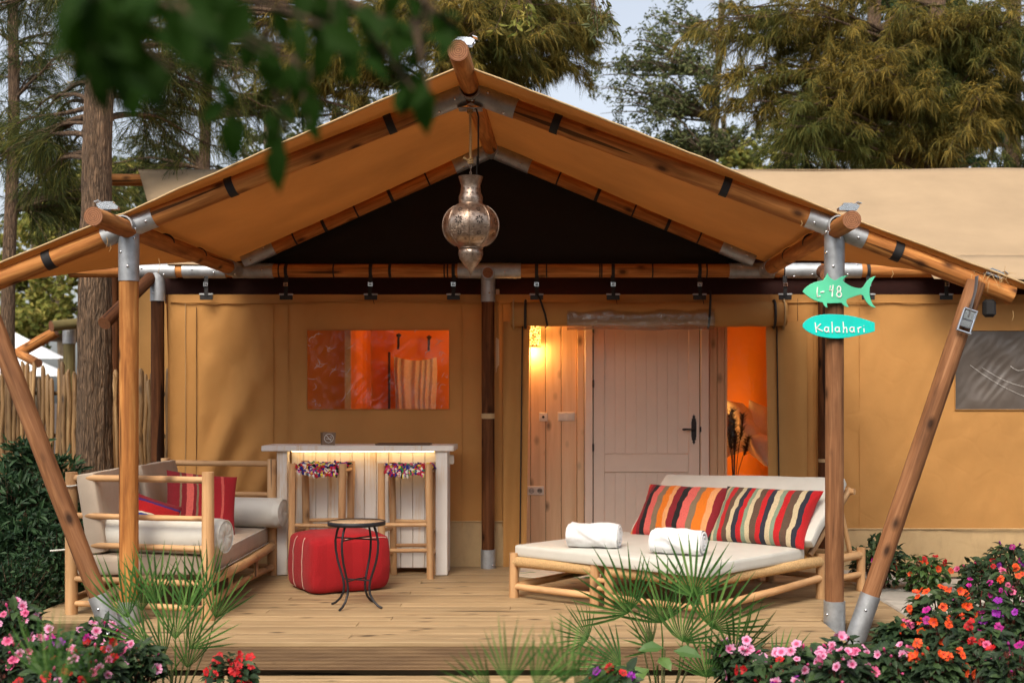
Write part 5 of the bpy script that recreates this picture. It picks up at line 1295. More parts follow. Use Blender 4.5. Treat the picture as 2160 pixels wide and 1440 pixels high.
def casuarina(label, base, top, r, blobs, needle, seed, per=26, slen=(.13, .27), w=.010, bk=BARK, boughs=10, tw=5, name='casuarina_tree', group='casuarina trees around the tent', bump=0.0):
    """Trunk with drooping boughs that end in hanging needle tassels inside the given crown volumes."""
    rnd = random.Random(seed); t = thing(name, base, label, 'tree', group)
    base, top = Vector(base), Vector(top); k = 30 if bump else 14; n = 90 if bump else 12; P, rr = [], []
    tp = []
    for i in range(k * (4 if bump else 1) + 1):
        q = i / (k * (4 if bump else 1)); p = lerp(base, top, q) + Vector((noise.noise((q * 2.5, seed, 0)), noise.noise((q * 2.5, seed, 7)), 0)) * .12 * math.sin(math.pi * q); tp.append(p); rr.append(r * (1.25 - .25 * min(1, q * 6)) * (1 - .55 * q))
    m = MB(); m.tube(tp, rr, n)
    if bump:
        vv = []
        for p in m.v:
            a = math.atan2(p[1] - base.y, p[0] - base.x)
            d = noise.noise((math.cos(a) * 6, math.sin(a) * 6, p[2] * 1.6)) * .7 - .9 * abs(noise.noise((math.cos(a) * 9, math.sin(a) * 9, p[2] * 2.6))) + .5 * noise.noise((math.cos(a) * 20, math.sin(a) * 20, p[2] * 7))
            c = lerp(base, top, (p[2] - base.z) / max(.01, top.z - base.z)); o = Vector((p[0] - c.x, p[1] - c.y, 0)); o = o.normalized() if o.length > 1e-6 else o
            vv.append(tuple(Vector(p) + o * d * bump))
        m.v = vv
    PP, DD = [], []
    for (c, ra) in blobs:
        c = Vector(c); nb_ = max(3, int(boughs))
        for bgh in range(nb_):
            d = Vector((rnd.gauss(0, 1), rnd.gauss(0, 1), rnd.gauss(0, 1))).normalized() * rnd.uniform(.35, 1.0)
            e = c + Vector((d.x * ra[0], d.y * ra[1], d.z * ra[2]))
            # leave the trunk a little above or below the bough's end
            q = max(.05, min(.98, ((e.z + rnd.uniform(-.2, .5) * ra[2]) - base.z) / max(.1, top.z - base.z))); s = tp[int(q * (len(tp) - 1))]
            pts = curve_pts(s, e, rnd.uniform(.02, .14), 9, rnd)
            L_ = (e - s).length; r0 = min(r * .35, .012 + .011 * L_)
            m.tube(pts, list(np.linspace(r0, .006, len(pts))), 5, cap=False)
            for q2 in range(tw * 2):
                u = rnd.uniform(.35, 1.0); i = min(len(pts) - 2, int(u * (len(pts) - 1))); p = lerp(pts[i], pts[i + 1], rnd.random())
                ax = (pts[i + 1] - pts[i]).normalized(); dd = (ax * .6 + Vector((rnd.gauss(0, 1), rnd.gauss(0, 1), rnd.gauss(-.1, .6))) * .7).normalized(); l = rnd.uniform(.25, .6) * (1.0 if ra[0] > .5 else .6)
                e2 = p + dd * l + Vector((0, 0, -.12 * l)); tpts = [p, lerp(p, e2, .5) + Vector((0, 0, .05 * l)), e2]
                m.tube(tpts, [.006, .004, .002], 3, cap=False)
                for s_ in range(per):
                    u2 = rnd.uniform(.15, 1); a = lerp(tpts[0], tpts[1], u2 * 2) if u2 < .5 else lerp(tpts[1], tpts[2], u2 * 2 - 1)
                    PP.append(a); DD.append((dd * .8 + Vector((rnd.gauss(0, .45), rnd.gauss(0, .45), rnd.gauss(-.15, .35)))).normalized())
    m.build('trunk', bk, t)
    Pn, Dn = np.array([tuple(p) for p in PP]), np.array([tuple(p) for p in DD]); ln = RNG.uniform(slen[0], slen[1], len(Pn))
    V, T = strands(Pn, Dn, ln, w, .45)
    tag(inst('crown', np_mesh('crown', V, T, needle), t), kind='stuff'); return t
def leafy_tree(label, base, top, r, blobs, mat, seed, nleaf=2500, ll=(.05, .09), wd=.4, name='leafy_tree', bk=BARK2, group='leafy trees behind the tent', boughs=12, cat='tree'):
    rnd = random.Random(seed); t = thing(name, base, label, cat, group); base, top = Vector(base), Vector(top)
    tp = curve_pts(base, top, 0, 14, rnd, .05); m = MB(); m.tube(tp, list(np.linspace(r, r * .35, len(tp))), 8); PP, DD = [], []
    for (c, ra) in blobs:
        c = Vector(c); tw_ = []
        for b in range(boughs):
            d = Vector((rnd.gauss(0, 1), rnd.gauss(0, 1), rnd.gauss(0, 1))).normalized() * rnd.uniform(.4, 1.0); e = c + Vector((d.x * ra[0], d.y * ra[1], d.z * ra[2]))
            q = max(.02, min(.98, (e.z - .35 * ra[2] - base.z) / max(.1, top.z - base.z))); s = tp[int(q * (len(tp) - 1))]; pts = curve_pts(s, e, .05, 7, rnd, .12)
            m.tube(pts, list(np.linspace(min(r * .4, .01 + .01 * (e - s).length), .004, len(pts))), 5, cap=False)
            for q2 in range(6):
                p = pts[rnd.randint(3, 7)]; e2 = p + Vector((rnd.gauss(0, .3), rnd.gauss(0, .3), rnd.gauss(.05, .22))) * min(ra) * .9; m.tube([p, e2], [.006, .002], 3, cap=False); tw_.append((p, e2))
        for i in range(nleaf):
            a, b = rnd.choice(tw_); p = lerp(a, b, rnd.uniform(.2, 1.05)) + Vector((rnd.gauss(0, .05), rnd.gauss(0, .05), rnd.gauss(0, .05))); PP.append(tuple(p)); DD.append((rnd.gauss(0, 1), rnd.gauss(0, 1), rnd.gauss(-.35, .7)))
    m.build('trunk', bk, t); Pn = np.array(PP); Dn = unit(np.array(DD)); V, T = leaves(Pn, Dn, RNG.uniform(ll[0], ll[1], len(Pn)), wd)
    tag(inst('crown', np_mesh('crown', V, T, mat), t), kind='stuff'); return t
G0 = -.42
def blob(px, py, Y, rx, ry, rz): return (tuple(at(px, py, Y)), (rx, ry, rz))
def gnd(px, Y): v = at(px, 845, Y); return (v.x, Y, G0)
def topz(px, py, Y): return tuple(at(px, py, Y))

# the thick trunk beside the tent on the left
casuarina('thick rough-barked casuarina trunk standing just left of the tent', gnd(200, 3.7), topz(205, -700, 3.9), .185, [blob(330, 110, 4.6, 1.5, .9, .6), blob(60, 60, 4.8, .9, .9, .7), blob(420, 250, 5.4, .8, .8, .4), blob(60, 330, 5.2, .5, .6, .5)], NEEDLE_DARK, 21, per=30, bump=.02, boughs=12, w=.005, slen=(.16, .32))
casuarina('slim dark casuarina trunk at the far left edge', gnd(18, 7.0), topz(25, -500, 7.2), .10, [blob(40, 80, 7.4, 1.2, 1.2, .9), blob(30, 330, 7.4, .8, .8, .7), blob(150, 420, 8.0, .8, .8, .5)], NEEDLE_DARK, 22, per=34, boughs=14, w=.007)
casuarina('casuarina with thin crossing branches behind the left canopy slope', gnd(420, 10), topz(450, -400, 10), .12, [blob(430, 220, 10, 2.0, 1.2, .9), blob(600, 120, 10.5, 1.6, 1.2, .8), blob(320, 340, 10.5, 1.2, 1, .5), blob(700, 200, 10.5, 1.2, 1, .6)], NEEDLE_DARK, 23, per=26, boughs=13, w=.008)
casuarina('golden casuarina whose tassels hang right behind the ridge', gnd(900, 9), topz(960, -500, 9), .16, [blob(1030, 60, 8.0, 1.1, .8, .75), blob(1120, 20, 8.6, 1.0, .8, .7), blob(880, 40, 8.5, .9, .8, .6), blob(1190, 100, 9.2, .5, .6, .5), blob(1240, 50, 9.5, .4, .5, .5), blob(640, 130, 8.6, .5, .5, .6), blob(150, 100, 9.5, 1.0, .8, .8)], NEEDLE_GOLD, 24, per=52, boughs=17, w=.010, tw=6)
casuarina('tall golden casuarina with big drooping tassels above the right roof', gnd(1985, 9.5), topz(1985, -600, 9.5), .20, [blob(1690, 70, 8.5, 1.1, .9, .8), blob(1690, 280, 8.2, .42, .4, .5), blob(1790, 170, 8.6, .75, .7, .45), blob(1990, 230, 8.4, .8, .6, .4), blob(1900, 60, 8.8, 1.0, .8, .6), blob(2080, 60, 8.6, .8, .7, .6), blob(2130, 200, 9.0, .6, .6, .6), blob(1560, 200, 8.8, .35, .4, .35), blob(1520, 60, 9, .6, .6, .6)], NEEDLE_GOLD, 25, per=52, boughs=14, w=.010, tw=6)
casuarina('dark green casuarina filling the gap low behind the right roof', gnd(1830, 12), topz(1850, -500, 12), .18, [blob(1760, 250, 12, 1.6, 1.2, .9), blob(1900, 300, 12, 1.6, 1.2, .8), blob(2080, 300, 12, 1.4, 1.2, .9), blob(1950, 120, 12.5, 1.6, 1, 1.2), blob(1650, 330, 13, 1.0, 1, .6)], NEEDLE_DARK, 26, per=34, boughs=16, w=.013)
casuarina('dark casuarina trunk at the far right edge behind the roof', gnd(2130, 13), topz(2140, -500, 13), .2, [blob(2150, 120, 12.6, 1.2, 1.2, 1.6), blob(2200, 300, 12.6, 1.0, 1, .8)], NEEDLE_DARK, 27, per=22, boughs=14, w=.013)
leafy_tree('slender pale-trunked tree with loose foliage right of the ridge', gnd(1495, 14), topz(1520, -200, 14), .13, [blob(1400, 190, 14, .9, .8, .9), blob(1490, 130, 14, .8, .8, .9), blob(1550, 270, 14, .9, .7, .5), blob(1340, 130, 14, .5, .5, .6), blob(1430, 290, 14, .6, .6, .35), blob(1310, 260, 15, .9, .6, .5), blob(1390, 60, 15, .7, .6, .5), blob(1290, 160, 15, .7, .6, .6)], LEAF_PALE, 31, 1300, (.07, .13), .3)
# more trees farther back on the left and behind the canopy
leafy_tree('distant yellow-green bushy tree beyond the stake fence', gnd(70, 22), topz(70, 420, 22), .2, [blob(50, 560, 22, 2.0, 1.5, 1.3), blob(150, 500, 23, 1.6, 1.5, 1.1), blob(40, 680, 22, 1.6, 1.4, .8)], LEAF_YELLOW, 41, 1500, (.13, .26), .6, name='distant_tree')
leafy_tree('distant bright yellow-green tree between the two left trunks', gnd(130, 19), topz(130, 300, 19), .15, [blob(110, 470, 19, 1.0, 1, 1.0), blob(120, 620, 19, 1.2, 1, .9), blob(330, 560, 20, 1.4, 1, 1.0), blob(270, 380, 20, 1.0, 1, .8)], LEAF_YELLOW, 47, 1500, (.09, .18), .5, name='distant_tree')
leafy_tree('distant soft green tree behind the thick trunk', gnd(300, 24), topz(300, 320, 24), .2, [blob(300, 480, 24, 2.2, 1.5, 1.3), blob(160, 420, 25, 1.8, 1.5, 1.2), blob(420, 400, 25, 1.8, 1.5, 1.2)], LEAF_PALE, 42, 1700, (.13, .26), .6, name='distant_tree')
leafy_tree('distant olive tree behind the left canopy slope', gnd(560, 24), topz(560, 200, 24), .2, [blob(520, 330, 24, 2.0, 1.5, 1.5), blob(640, 260, 25, 2.0, 1.5, 1.5), blob(760, 180, 25, 1.8, 1.5, 1.5)], LEAF_PALE, 43, 600, (.12, .24), .6, name='distant_tree')
leafy_tree('distant green tree low between ridge and right roof', gnd(1520, 26), topz(1520, 250, 26), .2, [blob(1500, 330, 26, 2.2, 1.5, .9), blob(1640, 300, 26, 2.0, 1.5, 1.1)], LEAF_YELLOW, 44, 1200, (.13, .26), .6, name='distant_tree')
leafy_tree('distant dark tree behind the right casuarinas', gnd(1950, 24), topz(1950, 0, 24), .25, [blob(1850, 220, 24, 2.6, 1.5, 1.8), blob(2080, 220, 24, 2.6, 1.5, 2.0), blob(1960, 60, 24, 2.6, 1.5, 1.6)], LEAF_SHRUB, 45, 2200, (.16, .3), .6, name='distant_tree')

# ------------------------------------------------------------------ fence, neighbours
fence = thing('stake_fence', (-5.0, 4.6, G0), 'rustic fence of upright round stakes beyond the left shrubs', 'fence')
YF = 4.9; stake_me = []
for k in range(6):
    m = MB(); rnd = random.Random(k + 60); m.tube([(rnd.uniform(-.012, .012), rnd.uniform(-.012, .012), z) for z in np.linspace(0, 2.22, 8)] + [(0, 0, 2.26)], [.026 * rnd.uniform(.85, 1.1) for _ in range(8)] + [.012], 8); stake_me.append(m.mesh('stake', [W_STAKE]))
rnd = random.Random(66); x = at(-40, 800, YF).x
while x < at(352, 800, YF).x:
    h = rnd.uniform(.94, 1.03); inst('stake', rnd.choice(stake_me), fence, Matrix.Translation((x, YF + rnd.uniform(-.02, .02), G0)) @ Matrix.Rotation(rnd.uniform(0, 6), 4, 'Z') @ Matrix.Rotation(rnd.uniform(-.012, .012), 4, 'Y') @ Matrix.Diagonal((rnd.uniform(.8, 1.2), rnd.uniform(.8, 1.2), h, 1)))
    x += rnd.uniform(.036, .052)
for z in (.25, 1.1, 1.55):
    pole('cross_rail', (at(-60, 800, YF).x, YF + .05, z + .02), (at(356, 800, YF).x, YF + .05, z), .022, [W_STAKE], fence)
nt_ = thing('neighbour_tent', (-8, 12, G0), 'neighbouring tan canvas tent partly hidden behind the left post', 'tent')
YN = 9.0; a, b = at(243, 640, YN), at(360, 640, YN)
m = MB(); m.grid(lambda u, v: (a.x + (b.x + 1.5 - a.x) * u, YN + .03 * math.sin(u * 9), G0 + (at(0, 590, YN).z - G0) * v), list(np.linspace(0, 1, 30)), [0, .5, 1]); m.build('canvas_wall', CANVAS, nt_)
YN2 = 8.0
post2 = pole('post', (at(146, 0, YN2).x, YN2, G0), tuple(at(146, 690, YN2)), .075, [W_OLIVE, W_END], nt_); sleeve(at(146, 725, YN2), at(146, 685, YN2), .08, post2, 0)
pole('purlin', at(108, 688, YN2 - .4), at(250, 672, YN2 + .3), .07, [W_OLIVE, W_END], nt_); pole('rafter_extension', at(38, 745, YN2), at(118, 700, YN2), .07, POLE, nt_); pole('brace_pole', at(40, 745, YN2 - .05), at(80, 766, YN2 - .6), .06, POLE, nt_)
m = MB(); q = [at(100, 712, YN2), at(165, 690, YN2), at(165, 722, YN2 + 1), at(98, 720, YN2 + 1)]; m.add(q, [(0, 1, 2, 3)]); m.build('canopy', W_OLIVE, nt_)
pole('post', at(244, 1000, 5.4), at(240, 560, 5.4), .05, DPOLE, nt_)
for i, (px, py, w, h, Y, lab) in enumerate([(30, 700, 175, 55, 15, 'upper white shade parasol far beyond the stake fence'), (40, 742, 190, 50, 13.5, 'lower white shade parasol far beyond the stake fence')]):
    t = thing('parasol', gnd(px, Y), lab, 'parasol', 'white parasols beyond the fence'); c = at(px, py, Y); e = [at(px - w * .6, py + h, Y - 1.2), at(px + w * .55, py + h, Y - 1.2), at(px + w * .62, py + h, Y + 1.2), at(px - w * .5, py + h, Y + 1.2)]
    m = MB(); m.add([c] + e, [(0, 1, 2), (0, 2, 3), (0, 3, 4), (0, 4, 1)]); o = m.build('canopy', SAIL, t); o.modifiers.new('t', 'SOLIDIFY').thickness = .01
    pole('pole', (c.x, Y, G0), (c.x, Y, c.z), .035, DPOLE, t)
    for q in e:
        pole('rib', c + Vector((0, 0, -.03)), q + Vector((0, 0, -.02)), .012, [W_DARK], t, seg=2)

# ------------------------------------------------------------------ shrubs on the left
def shrub(label, blobs, n, mat, seed, ll=(.07, .13), wd=.28, name='oleander_shrub'):
    rnd = random.Random(seed); c0 = Vector(blobs[0][0]); t = thing(name, (c0.x, c0.y, G0), label, 'shrub', 'leafy shrubs left of the deck'); PP, DD = [], []; m = MB()
    for (c, ra) in blobs:
        c = Vector(c)
        for k in range(n // 14):
            d = Vector((rnd.gauss(0, 1), rnd.gauss(0, 1), rnd.gauss(0, 1))).normalized() * rnd.uniform(.5, 1) ** .5; p = c + Vector((d.x * ra[0], d.y * ra[1], d.z * ra[2])); p.z = max(p.z, G0 + .05)
            ax = (Vector((d.x, d.y - .2, .6 + .5 * d.z))).normalized(); s = p - ax * .22; m.tube([s, p], [.005, .002], 3, cap=False)
            for j in range(14):
                q = lerp(s, p, rnd.uniform(.1, 1.05)); PP.append(tuple(q)); DD.append(tuple(ax * .7 + Vector((rnd.gauss(0, .7), rnd.gauss(0, .7), rnd.gauss(0, .5)))))
        for k in range(5): m.tube([(c.x + rnd.gauss(0, .1), c.y, G0), (c.x + rnd.gauss(0, ra[0] * .5), c.y, c.z)], [.014, .006], 5)
    m.build('stem', BARK, t); Dn = unit(np.array(DD)); V, T = leaves(np.array(PP), Dn, RNG.uniform(ll[0], ll[1], len(PP)), wd)
    tag(inst('foliage', np_mesh('foliage', V, T, mat), t), kind='stuff'); return t
shrub('dark oleander shrub rising in front of the stake fence at the left edge', [blob(10, 1075, 2.4, .45, .4, .35), blob(50, 1160, 1.7, .5, .4, .35)], 3000, LEAF_SHRUB, 71)
shrub('low dense dark shrub beside the left deck corner', [blob(110, 1210, 1.2, .35, .4, .35), blob(20, 1250, .7, .45, .35, .3), blob(150, 1110, 1.9, .2, .25, .28)], 2600, LEAF_SHRUB, 72, (.04, .07), .45)
shrub('leafy oleander shoots between the fence and the thick trunk', [blob(110, 1000, 3.2, .28, .25, .25), blob(60, 965, 3.4, .25, .25, .22)], 600, LEAF_SHRUB, 73)

# ------------------------------------------------------------------ impatiens
def flower_mesh(key, var):
    m = MB(); rv = random.Random(var * 31 + 5)
    cup = (.15, .45, -.25)[var]
    for k in range(5):
        a = k * 2 * math.pi / 5 + rv.uniform(-.12, .12); ca, sa = math.cos(a), math.sin(a); r = .035 * rv.uniform(.86, 1.1); cu = cup + rv.uniform(-.2, .2); zo = rv.uniform(-.001, .002)
        def pt(u, v, z): u2 = u * math.cos(cu); return (u2 * ca - v * sa, u2 * sa + v * ca, z + zo + u * math.sin(cu) * u / .035)
        w = .0185 * rv.uniform(.85, 1.1)
        m.add([pt(.003, 0, 0), pt(r * .45, w * .75, .003), pt(r * .88, w, .001), pt(r * 1.03, w * .5, -.002), pt(r * .86, 0, 0), pt(r * 1.03, -w * .5, -.002), pt(r * .88, -w, .001), pt(r * .45, -w * .75, .003), pt(r * .5, 0, -.001)],
              [(0, 8, 1), (1, 8, 2), (2, 8, 3), (3, 8, 4), (4, 8, 5), (5, 8, 6), (6, 8, 7), (7, 8, 0)], False)
    return m.mesh(key + '_flower', PETAL[key])
FLM = {k: [flower_mesh(k, q) for q in range(3)] for k in PETAL}
def bud_mesh(key):
    m = MB(); m.lathe([(0, .016), (.005, .012), (.008, .004), (.006, -.006), (.002, -.014), (.0012, -.04)], 7); return m.mesh('bud', PETAL[key])
BUD = {k: bud_mesh(k) for k in PETAL}
def impatiens(px, py, Y, rx, rz, colors, nf, label, seed, mat=LEAF_IMP, nl=230, size=1.0):
    """Bushy plant whose crown centre projects at px, py; flowers are its parts."""
    rnd = random.Random(seed); c = at(px, py, Y); zb = bed_z(c.x, Y); zb = min(zb, c.z - .1); t = thing('impatiens', (c.x, Y, zb), label, 'flowering plant', 'impatiens in the flower beds')
    m = MB(); PP, DD, NN = [], [], []
    for k in range(12):
        d = Vector((rnd.gauss(0, 1), rnd.gauss(0, 1), abs(rnd.gauss(0, .8)) + .3)).normalized(); e = c + Vector((d.x * rx, d.y * rx, d.z * rz)) * .85; b = Vector((c.x + rnd.gauss(0, .04), Y + rnd.gauss(0, .04), zb - .03))
        m.tube([b, lerp(b, e, .6) + Vector((0, 0, -.03)), e], [.007, .006, .004], 5)
    m.build('stem', simple('red_stem', (.12, .03, .02), .5) if 'red_stem' not in MATS else MATS['red_stem'], t)
    for k in range(nl):
        d = Vector((rnd.gauss(0, 1), rnd.gauss(0, 1), rnd.gauss(.15, .8))).normalized(); q = rnd.uniform(.25, 1) ** .5; p = c + Vector((d.x * rx, d.y * rx, d.z * rz)) * q
        if p.z < zb + .02: p.z = zb + .02 + rnd.random() * .1
        dr = Vector((d.x + rnd.gauss(0, .5), d.y - .15 + rnd.gauss(0, .5), rnd.gauss(-.1, .4))).normalized(); PP.append(tuple(p)); DD.append(tuple(dr)); NN.append((rnd.gauss(0, .3), rnd.gauss(-.3, .3), 1))
    s_ = RNG.uniform(.055, .10, len(PP)) * size
    nrm = np.array(NN); D_ = np.array(DD); side = np.cross(D_, nrm)
    V, T = leaves(np.array(PP), D_, s_, .5, .18, nrm); tag(inst('foliage', np_mesh('foliage', V, T, mat), t), kind='stuff')
    cv = Vector(cam.location)
    for k in range(max(1, int(nf * (1.9 if colors[0] == 'pink' else 1.4)))):
        d = Vector((rnd.gauss(0, 1), rnd.gauss(-.45, .7), rnd.gauss(.6, .5))).normalized(); p = c + Vector((d.x * rx * 1.12, d.y * rx * 1.05, d.z * rz * 1.12))
        nrm_ = (d * .8 + (cv - p).normalized() * rnd.choice((.2, .9, 1.2)) + Vector((rnd.gauss(0, .55), rnd.gauss(0, .4), rnd.gauss(.15, .45)))).normalized(); p = c + (p - c) * rnd.uniform(.86, 1.06)
        M = Matrix.Translation(p + nrm_ * .02) @ nrm_.to_track_quat('Z', 'Y').to_matrix().to_4x4() @ Matrix.Rotation(rnd.uniform(0, 6), 4, 'Z') @ Matrix.Scale(rnd.uniform(.56, .92) * size, 4)
        kk_ = rnd.choice(colors); inst('flower', rnd.choice(FLM[kk_]), t, M)
        if k % 3 == 0:
            d2 = Vector((rnd.gauss(0, 1), rnd.gauss(-.4, .7), rnd.gauss(.7, .4))).normalized(); p2 = c + Vector((d2.x * rx, d2.y * rx, d2.z * rz)) * 1.08
            inst('bud', BUD[kk_], t, Matrix.Translation(p2) @ d2.to_track_quat('Z', 'Y').to_matrix().to_4x4())
    return t
IM = [
 (1780, 1392, -1.6, .13, .11, ['pink'], 10, 'pale pink impatiens touching the right steel shoe'),
 (1690, 1415, -1.9, .15, .12, ['pink'], 9, 'pale pink impatiens in front of the step, right of the palm'),
 (1560, 1400, -1.7, .12, .12, ['pink'], 6, 'pale pink impatiens just right of the big palm'),
 (1880, 1412, -1.8, .14, .12, ['pink', 'pink', 'hot'], 8, 'pale pink impatiens below the orange ones'),
 (1780, 1430, -2.2, .14, .12, ['pink', 'hot'], 6, 'pink impatiens at the bottom edge below the right shoe'),
 (1620, 1445, -2.2, .14, .12, ['red', 'pink', 'violet'], 6, 'mixed red and pink impatiens at the bottom edge beside the palm'),
 (1985, 1285, -.3, .19, .13, ['orange'], 13, 'orange-red impatiens at the edge of the deck corner'),
 (1990, 1335, -1.1, .15, .13, ['orange', 'orange', 'magenta'], 9, 'orange impatiens in the middle of the right bed'),
 (1975, 1410, -1.9, .14, .13, ['orange'], 11, 'bright orange impatiens at the bottom of the right bed'),
 (2075, 1375, -1.5, .16, .15, ['magenta', 'hot', 'red'], 8, 'magenta and red impatiens right of the orange clump'),
 (2140, 1420, -1.9, .14, .14, ['red', 'magenta'], 3, 'mostly leafy dark impatiens in the bottom right corner'),
 (2130, 1320, -.8, .16, .15, ['magenta', 'violet'], 7, 'violet impatiens at the right edge of the bed'),
 (2060, 1275, .1, .18, .15, ['magenta', 'hot'], 7, 'magenta impatiens behind the orange deck-corner plant'),
 (2140, 1245, .5, .2, .16, ['orange', 'hot', 'orange'], 7, 'orange and pink impatiens at the right edge mid-height'),
 (1895, 1345, -1.0, .10, .09, ['orange', 'hot'], 3, 'small orange impatiens between the shoe and the orange clump'),
]
for i, r_ in enumerate(IM): impatiens(*r_[:8], 100 + i, nl=260)
impatiens(1945, 1208, 1.55, .19, .15, ['orange', 'red'], 9, 'round red-flowered impatiens against the right canvas wall', 130, LEAF_IMP_L, 320)
impatiens(1850, 1185, 1.6, .2, .2, ['magenta'], 1, 'leafy impatiens with one magenta bloom behind the right brace', 131, LEAF_IMP, 340)
impatiens(2135, 1190, 1.5, .22, .17, ['magenta', 'violet'], 7, 'magenta impatiens by the canvas wall at the right edge', 132, LEAF_IMP, 360)
impatiens(2075, 1215, 1.3, .17, .14, ['hot', 'red'], 4, 'dark-leaved impatiens with few red blooms by the right wall', 133, LEAF_IMP, 300)
IL = [
 (30, 1318, -1.3, .13, .11, ['hot', 'pink'], 9, 'hot pink impatiens at the left edge below the shrub'),
 (215, 1352, -1.2, .16, .10, ['pink'], 7, 'pink impatiens in front of the left steel shoe', ),
 (120, 1378, -1.7, .15, .11, ['magenta', 'magenta', 'violet', 'pink'], 11, 'violet impatiens in the middle of the left bed'),
 (30, 1400, -2.0, .15, .14, ['pink', 'hot'], 8, 'pink impatiens in the bottom left corner'),
 (200, 1415, -2.1, .14, .13, ['pink', 'pink', 'hot', 'red'], 11, 'pink impatiens at the bottom edge left of the small palm'),
 (290, 1405, -1.9, .12, .12, ['pink', 'hot'], 7, 'pink impatiens under the left palm fronds'),
 (110, 1445, -2.3, .13, .10, ['red', 'pink'], 5, 'impatiens with red bloom at the bottom edge of the left bed'),
]
for i, r_ in enumerate(IL): impatiens(*r_[:8], 150 + i, nl=260)
impatiens(490, 1425, -2.0, .10, .10, ['red'], 12, 'deep red impatiens right of the left palm', 170, LEAF_IMP, 120)
impatiens(1290, 1440, -2.2, .10, .10, ['red', 'hot', 'violet'], 4, 'small red impatiens left of the big palm at the bottom edge', 171, LEAF_IMP, 120)

# ------------------------------------------------------------------ fan palms
def frond_mesh(seed, nl=16, ln=.46, spread=2.5, pet=.24, fold=.35, w=.021):
    rnd = random.Random(seed); m = MB(); m.tube([(0, 0, 0), (0, pet * .5, .01), (0, pet, 0)], [.006, .005, .004], 6)
    for i in range(nl):
        a = (i / (nl - 1) - .5) * spread; l = ln * (1 - .22 * abs(a / spread * 2) ** 2) * rnd.uniform(.9, 1.06); d = Vector((math.sin(a), math.cos(a), -.05 + .25 * abs(math.sin(a)) * fold)); s = Vector((math.cos(a), -math.sin(a), 0)); p = Vector((0, pet, 0))
        dr = -rnd.uniform(.02, .28) * l; pts = [p, p + d * l * .3, p + d * l * .65 + Vector((0, 0, dr * .4)), p + d * l + Vector((0, 0, dr))]; ws = [.002, w * .8, w * .85, .001]
        vv = []
        for q, wq in zip(pts, ws): vv += [q - s * wq * .5 + Vector((0, 0, wq * .3)), q, q + s * wq * .5 + Vector((0, 0, wq * .3))]
        m.add(vv, [(k * 3 + j, k * 3 + j + 1, k * 3 + j + 4, k * 3 + j + 3) for k in range(3) for j in range(2)], True)
    return m.mesh('frond', LEAF_PALM)
FR = [frond_mesh(k) for k in range(5)]; FRN = [frond_mesh(20 + k, 10, .46, 1.4, .24, .25, .017) for k in range(4)]
def palm(label, base, heads, seed, meshes, scale=1.0, name='fan_palm'):
    t = thing(name, base, label, 'palm', 'small fan palms in front of the deck'); base = Vector(base); rnd = random.Random(seed)
    m = MB()
    for k in range(10): m.tube([base + Vector((rnd.gauss(0, .02), rnd.gauss(0, .02), -.02)), base + Vector((rnd.gauss(0, .03), rnd.gauss(0, .03), .25))], [.012, .006], 5)
    m.build('stalk', STEM, t)
    for (tip, yaw, pitch, sc, k) in heads:
        tip = Vector(tip); d = (tip - base); Lp = d.length
        fy = Vector((math.sin(yaw) * math.cos(pitch), -math.cos(yaw) * math.cos(pitch) * .6, math.sin(pitch))).normalized(); cv = (Vector(cam.location) - tip).normalized()
        fz = (cv * 1.0 + Vector((rnd.gauss(0, .45), rnd.gauss(0, .3), .25))).normalized(); fx = fy.cross(fz).normalized(); fz = fx.cross(fy)
        pet = .24; s_ = sc * scale
        M = frame(tip - fy * pet * s_, fx * s_, fy * s_, fz * s_); inst('frond', meshes[k % len(meshes)], t, M)
        r0 = tip - fy * pet * s_; st2 = MB(); st2.tube([base + Vector((rnd.gauss(0, .02), rnd.gauss(0, .02), .1)), lerp(base, r0, .55) + Vector((0, 0, .03)), r0], [.006, .005, .005], 5); st2.build('frond_stalk', STEM, t)
    return t
def head(px, py, Y, yaw_deg, pitch_deg, sc, k): return (at(px, py + (58 if Y > -2 else 0), Y), R(yaw_deg), R(pitch_deg), sc * (.87 if Y > -2 else 1), k)
YPm = -1.55
palm('big fan palm in front of the double lounger', (at(1395, 1400, YPm).x, YPm, G0), [head(1325, 1235, YPm - .1, -35, 50, .95, 0), head(1462, 1200, YPm, 5, 80, .9, 1), head(1395, 1255, YPm + .05, -8, 75, 1.0, 2), head(1500, 1265, YPm, 35, 45, .95, 3), head(1310, 1345, YPm - .1, -75, 15, .75, 4), head(1640, 1365, YPm - .1, 50, 28, .72, 0), head(1440, 1295, YPm - .15, 15, 70, .8, 1), head(1370, 1310, YPm - .2, -25, 65, .8, 2), head(1545, 1330, YPm - .1, 30, 50, .9, 3), head(1385, 1395, YPm - .3, 180, -60, .7, 4), head(1490, 1370, YPm - .2, 15, 75, .7, 0), head(1240, 1290, YPm + .1, -50, 40, .6, 1)], 5, FR)
bl2 = thing('broadleaf_seedling', at(1385, 1420, YPm - .3), 'broad-leaved seedling at the foot of the big palm', 'plant')
P_ = np.array([tuple(at(px, py, YPm - .35)) for px, py in ((1400, 1365), (1420, 1372), (1390, 1385), (1370, 1410))]); D_ = unit(np.array([(-.9, -.3, .05), (.9, -.3, -.05), (.3, -.6, -.2), (-.9, -.4, -.3)]))
V, T = leaves(P_, D_, np.array([.14, .15, .12, .18]), .6, .12, np.array([(0, -.6, 1.)] * 4)); inst('leaf_cluster', np_mesh('leaf_cluster', V, T, LEAF_IMP_L), bl2)
m = MB(); m.tube([at(1400, 1460, YPm - .35), at(1402, 1368, YPm - .35)], .005, 5); m.build('stem', STEM, bl2)
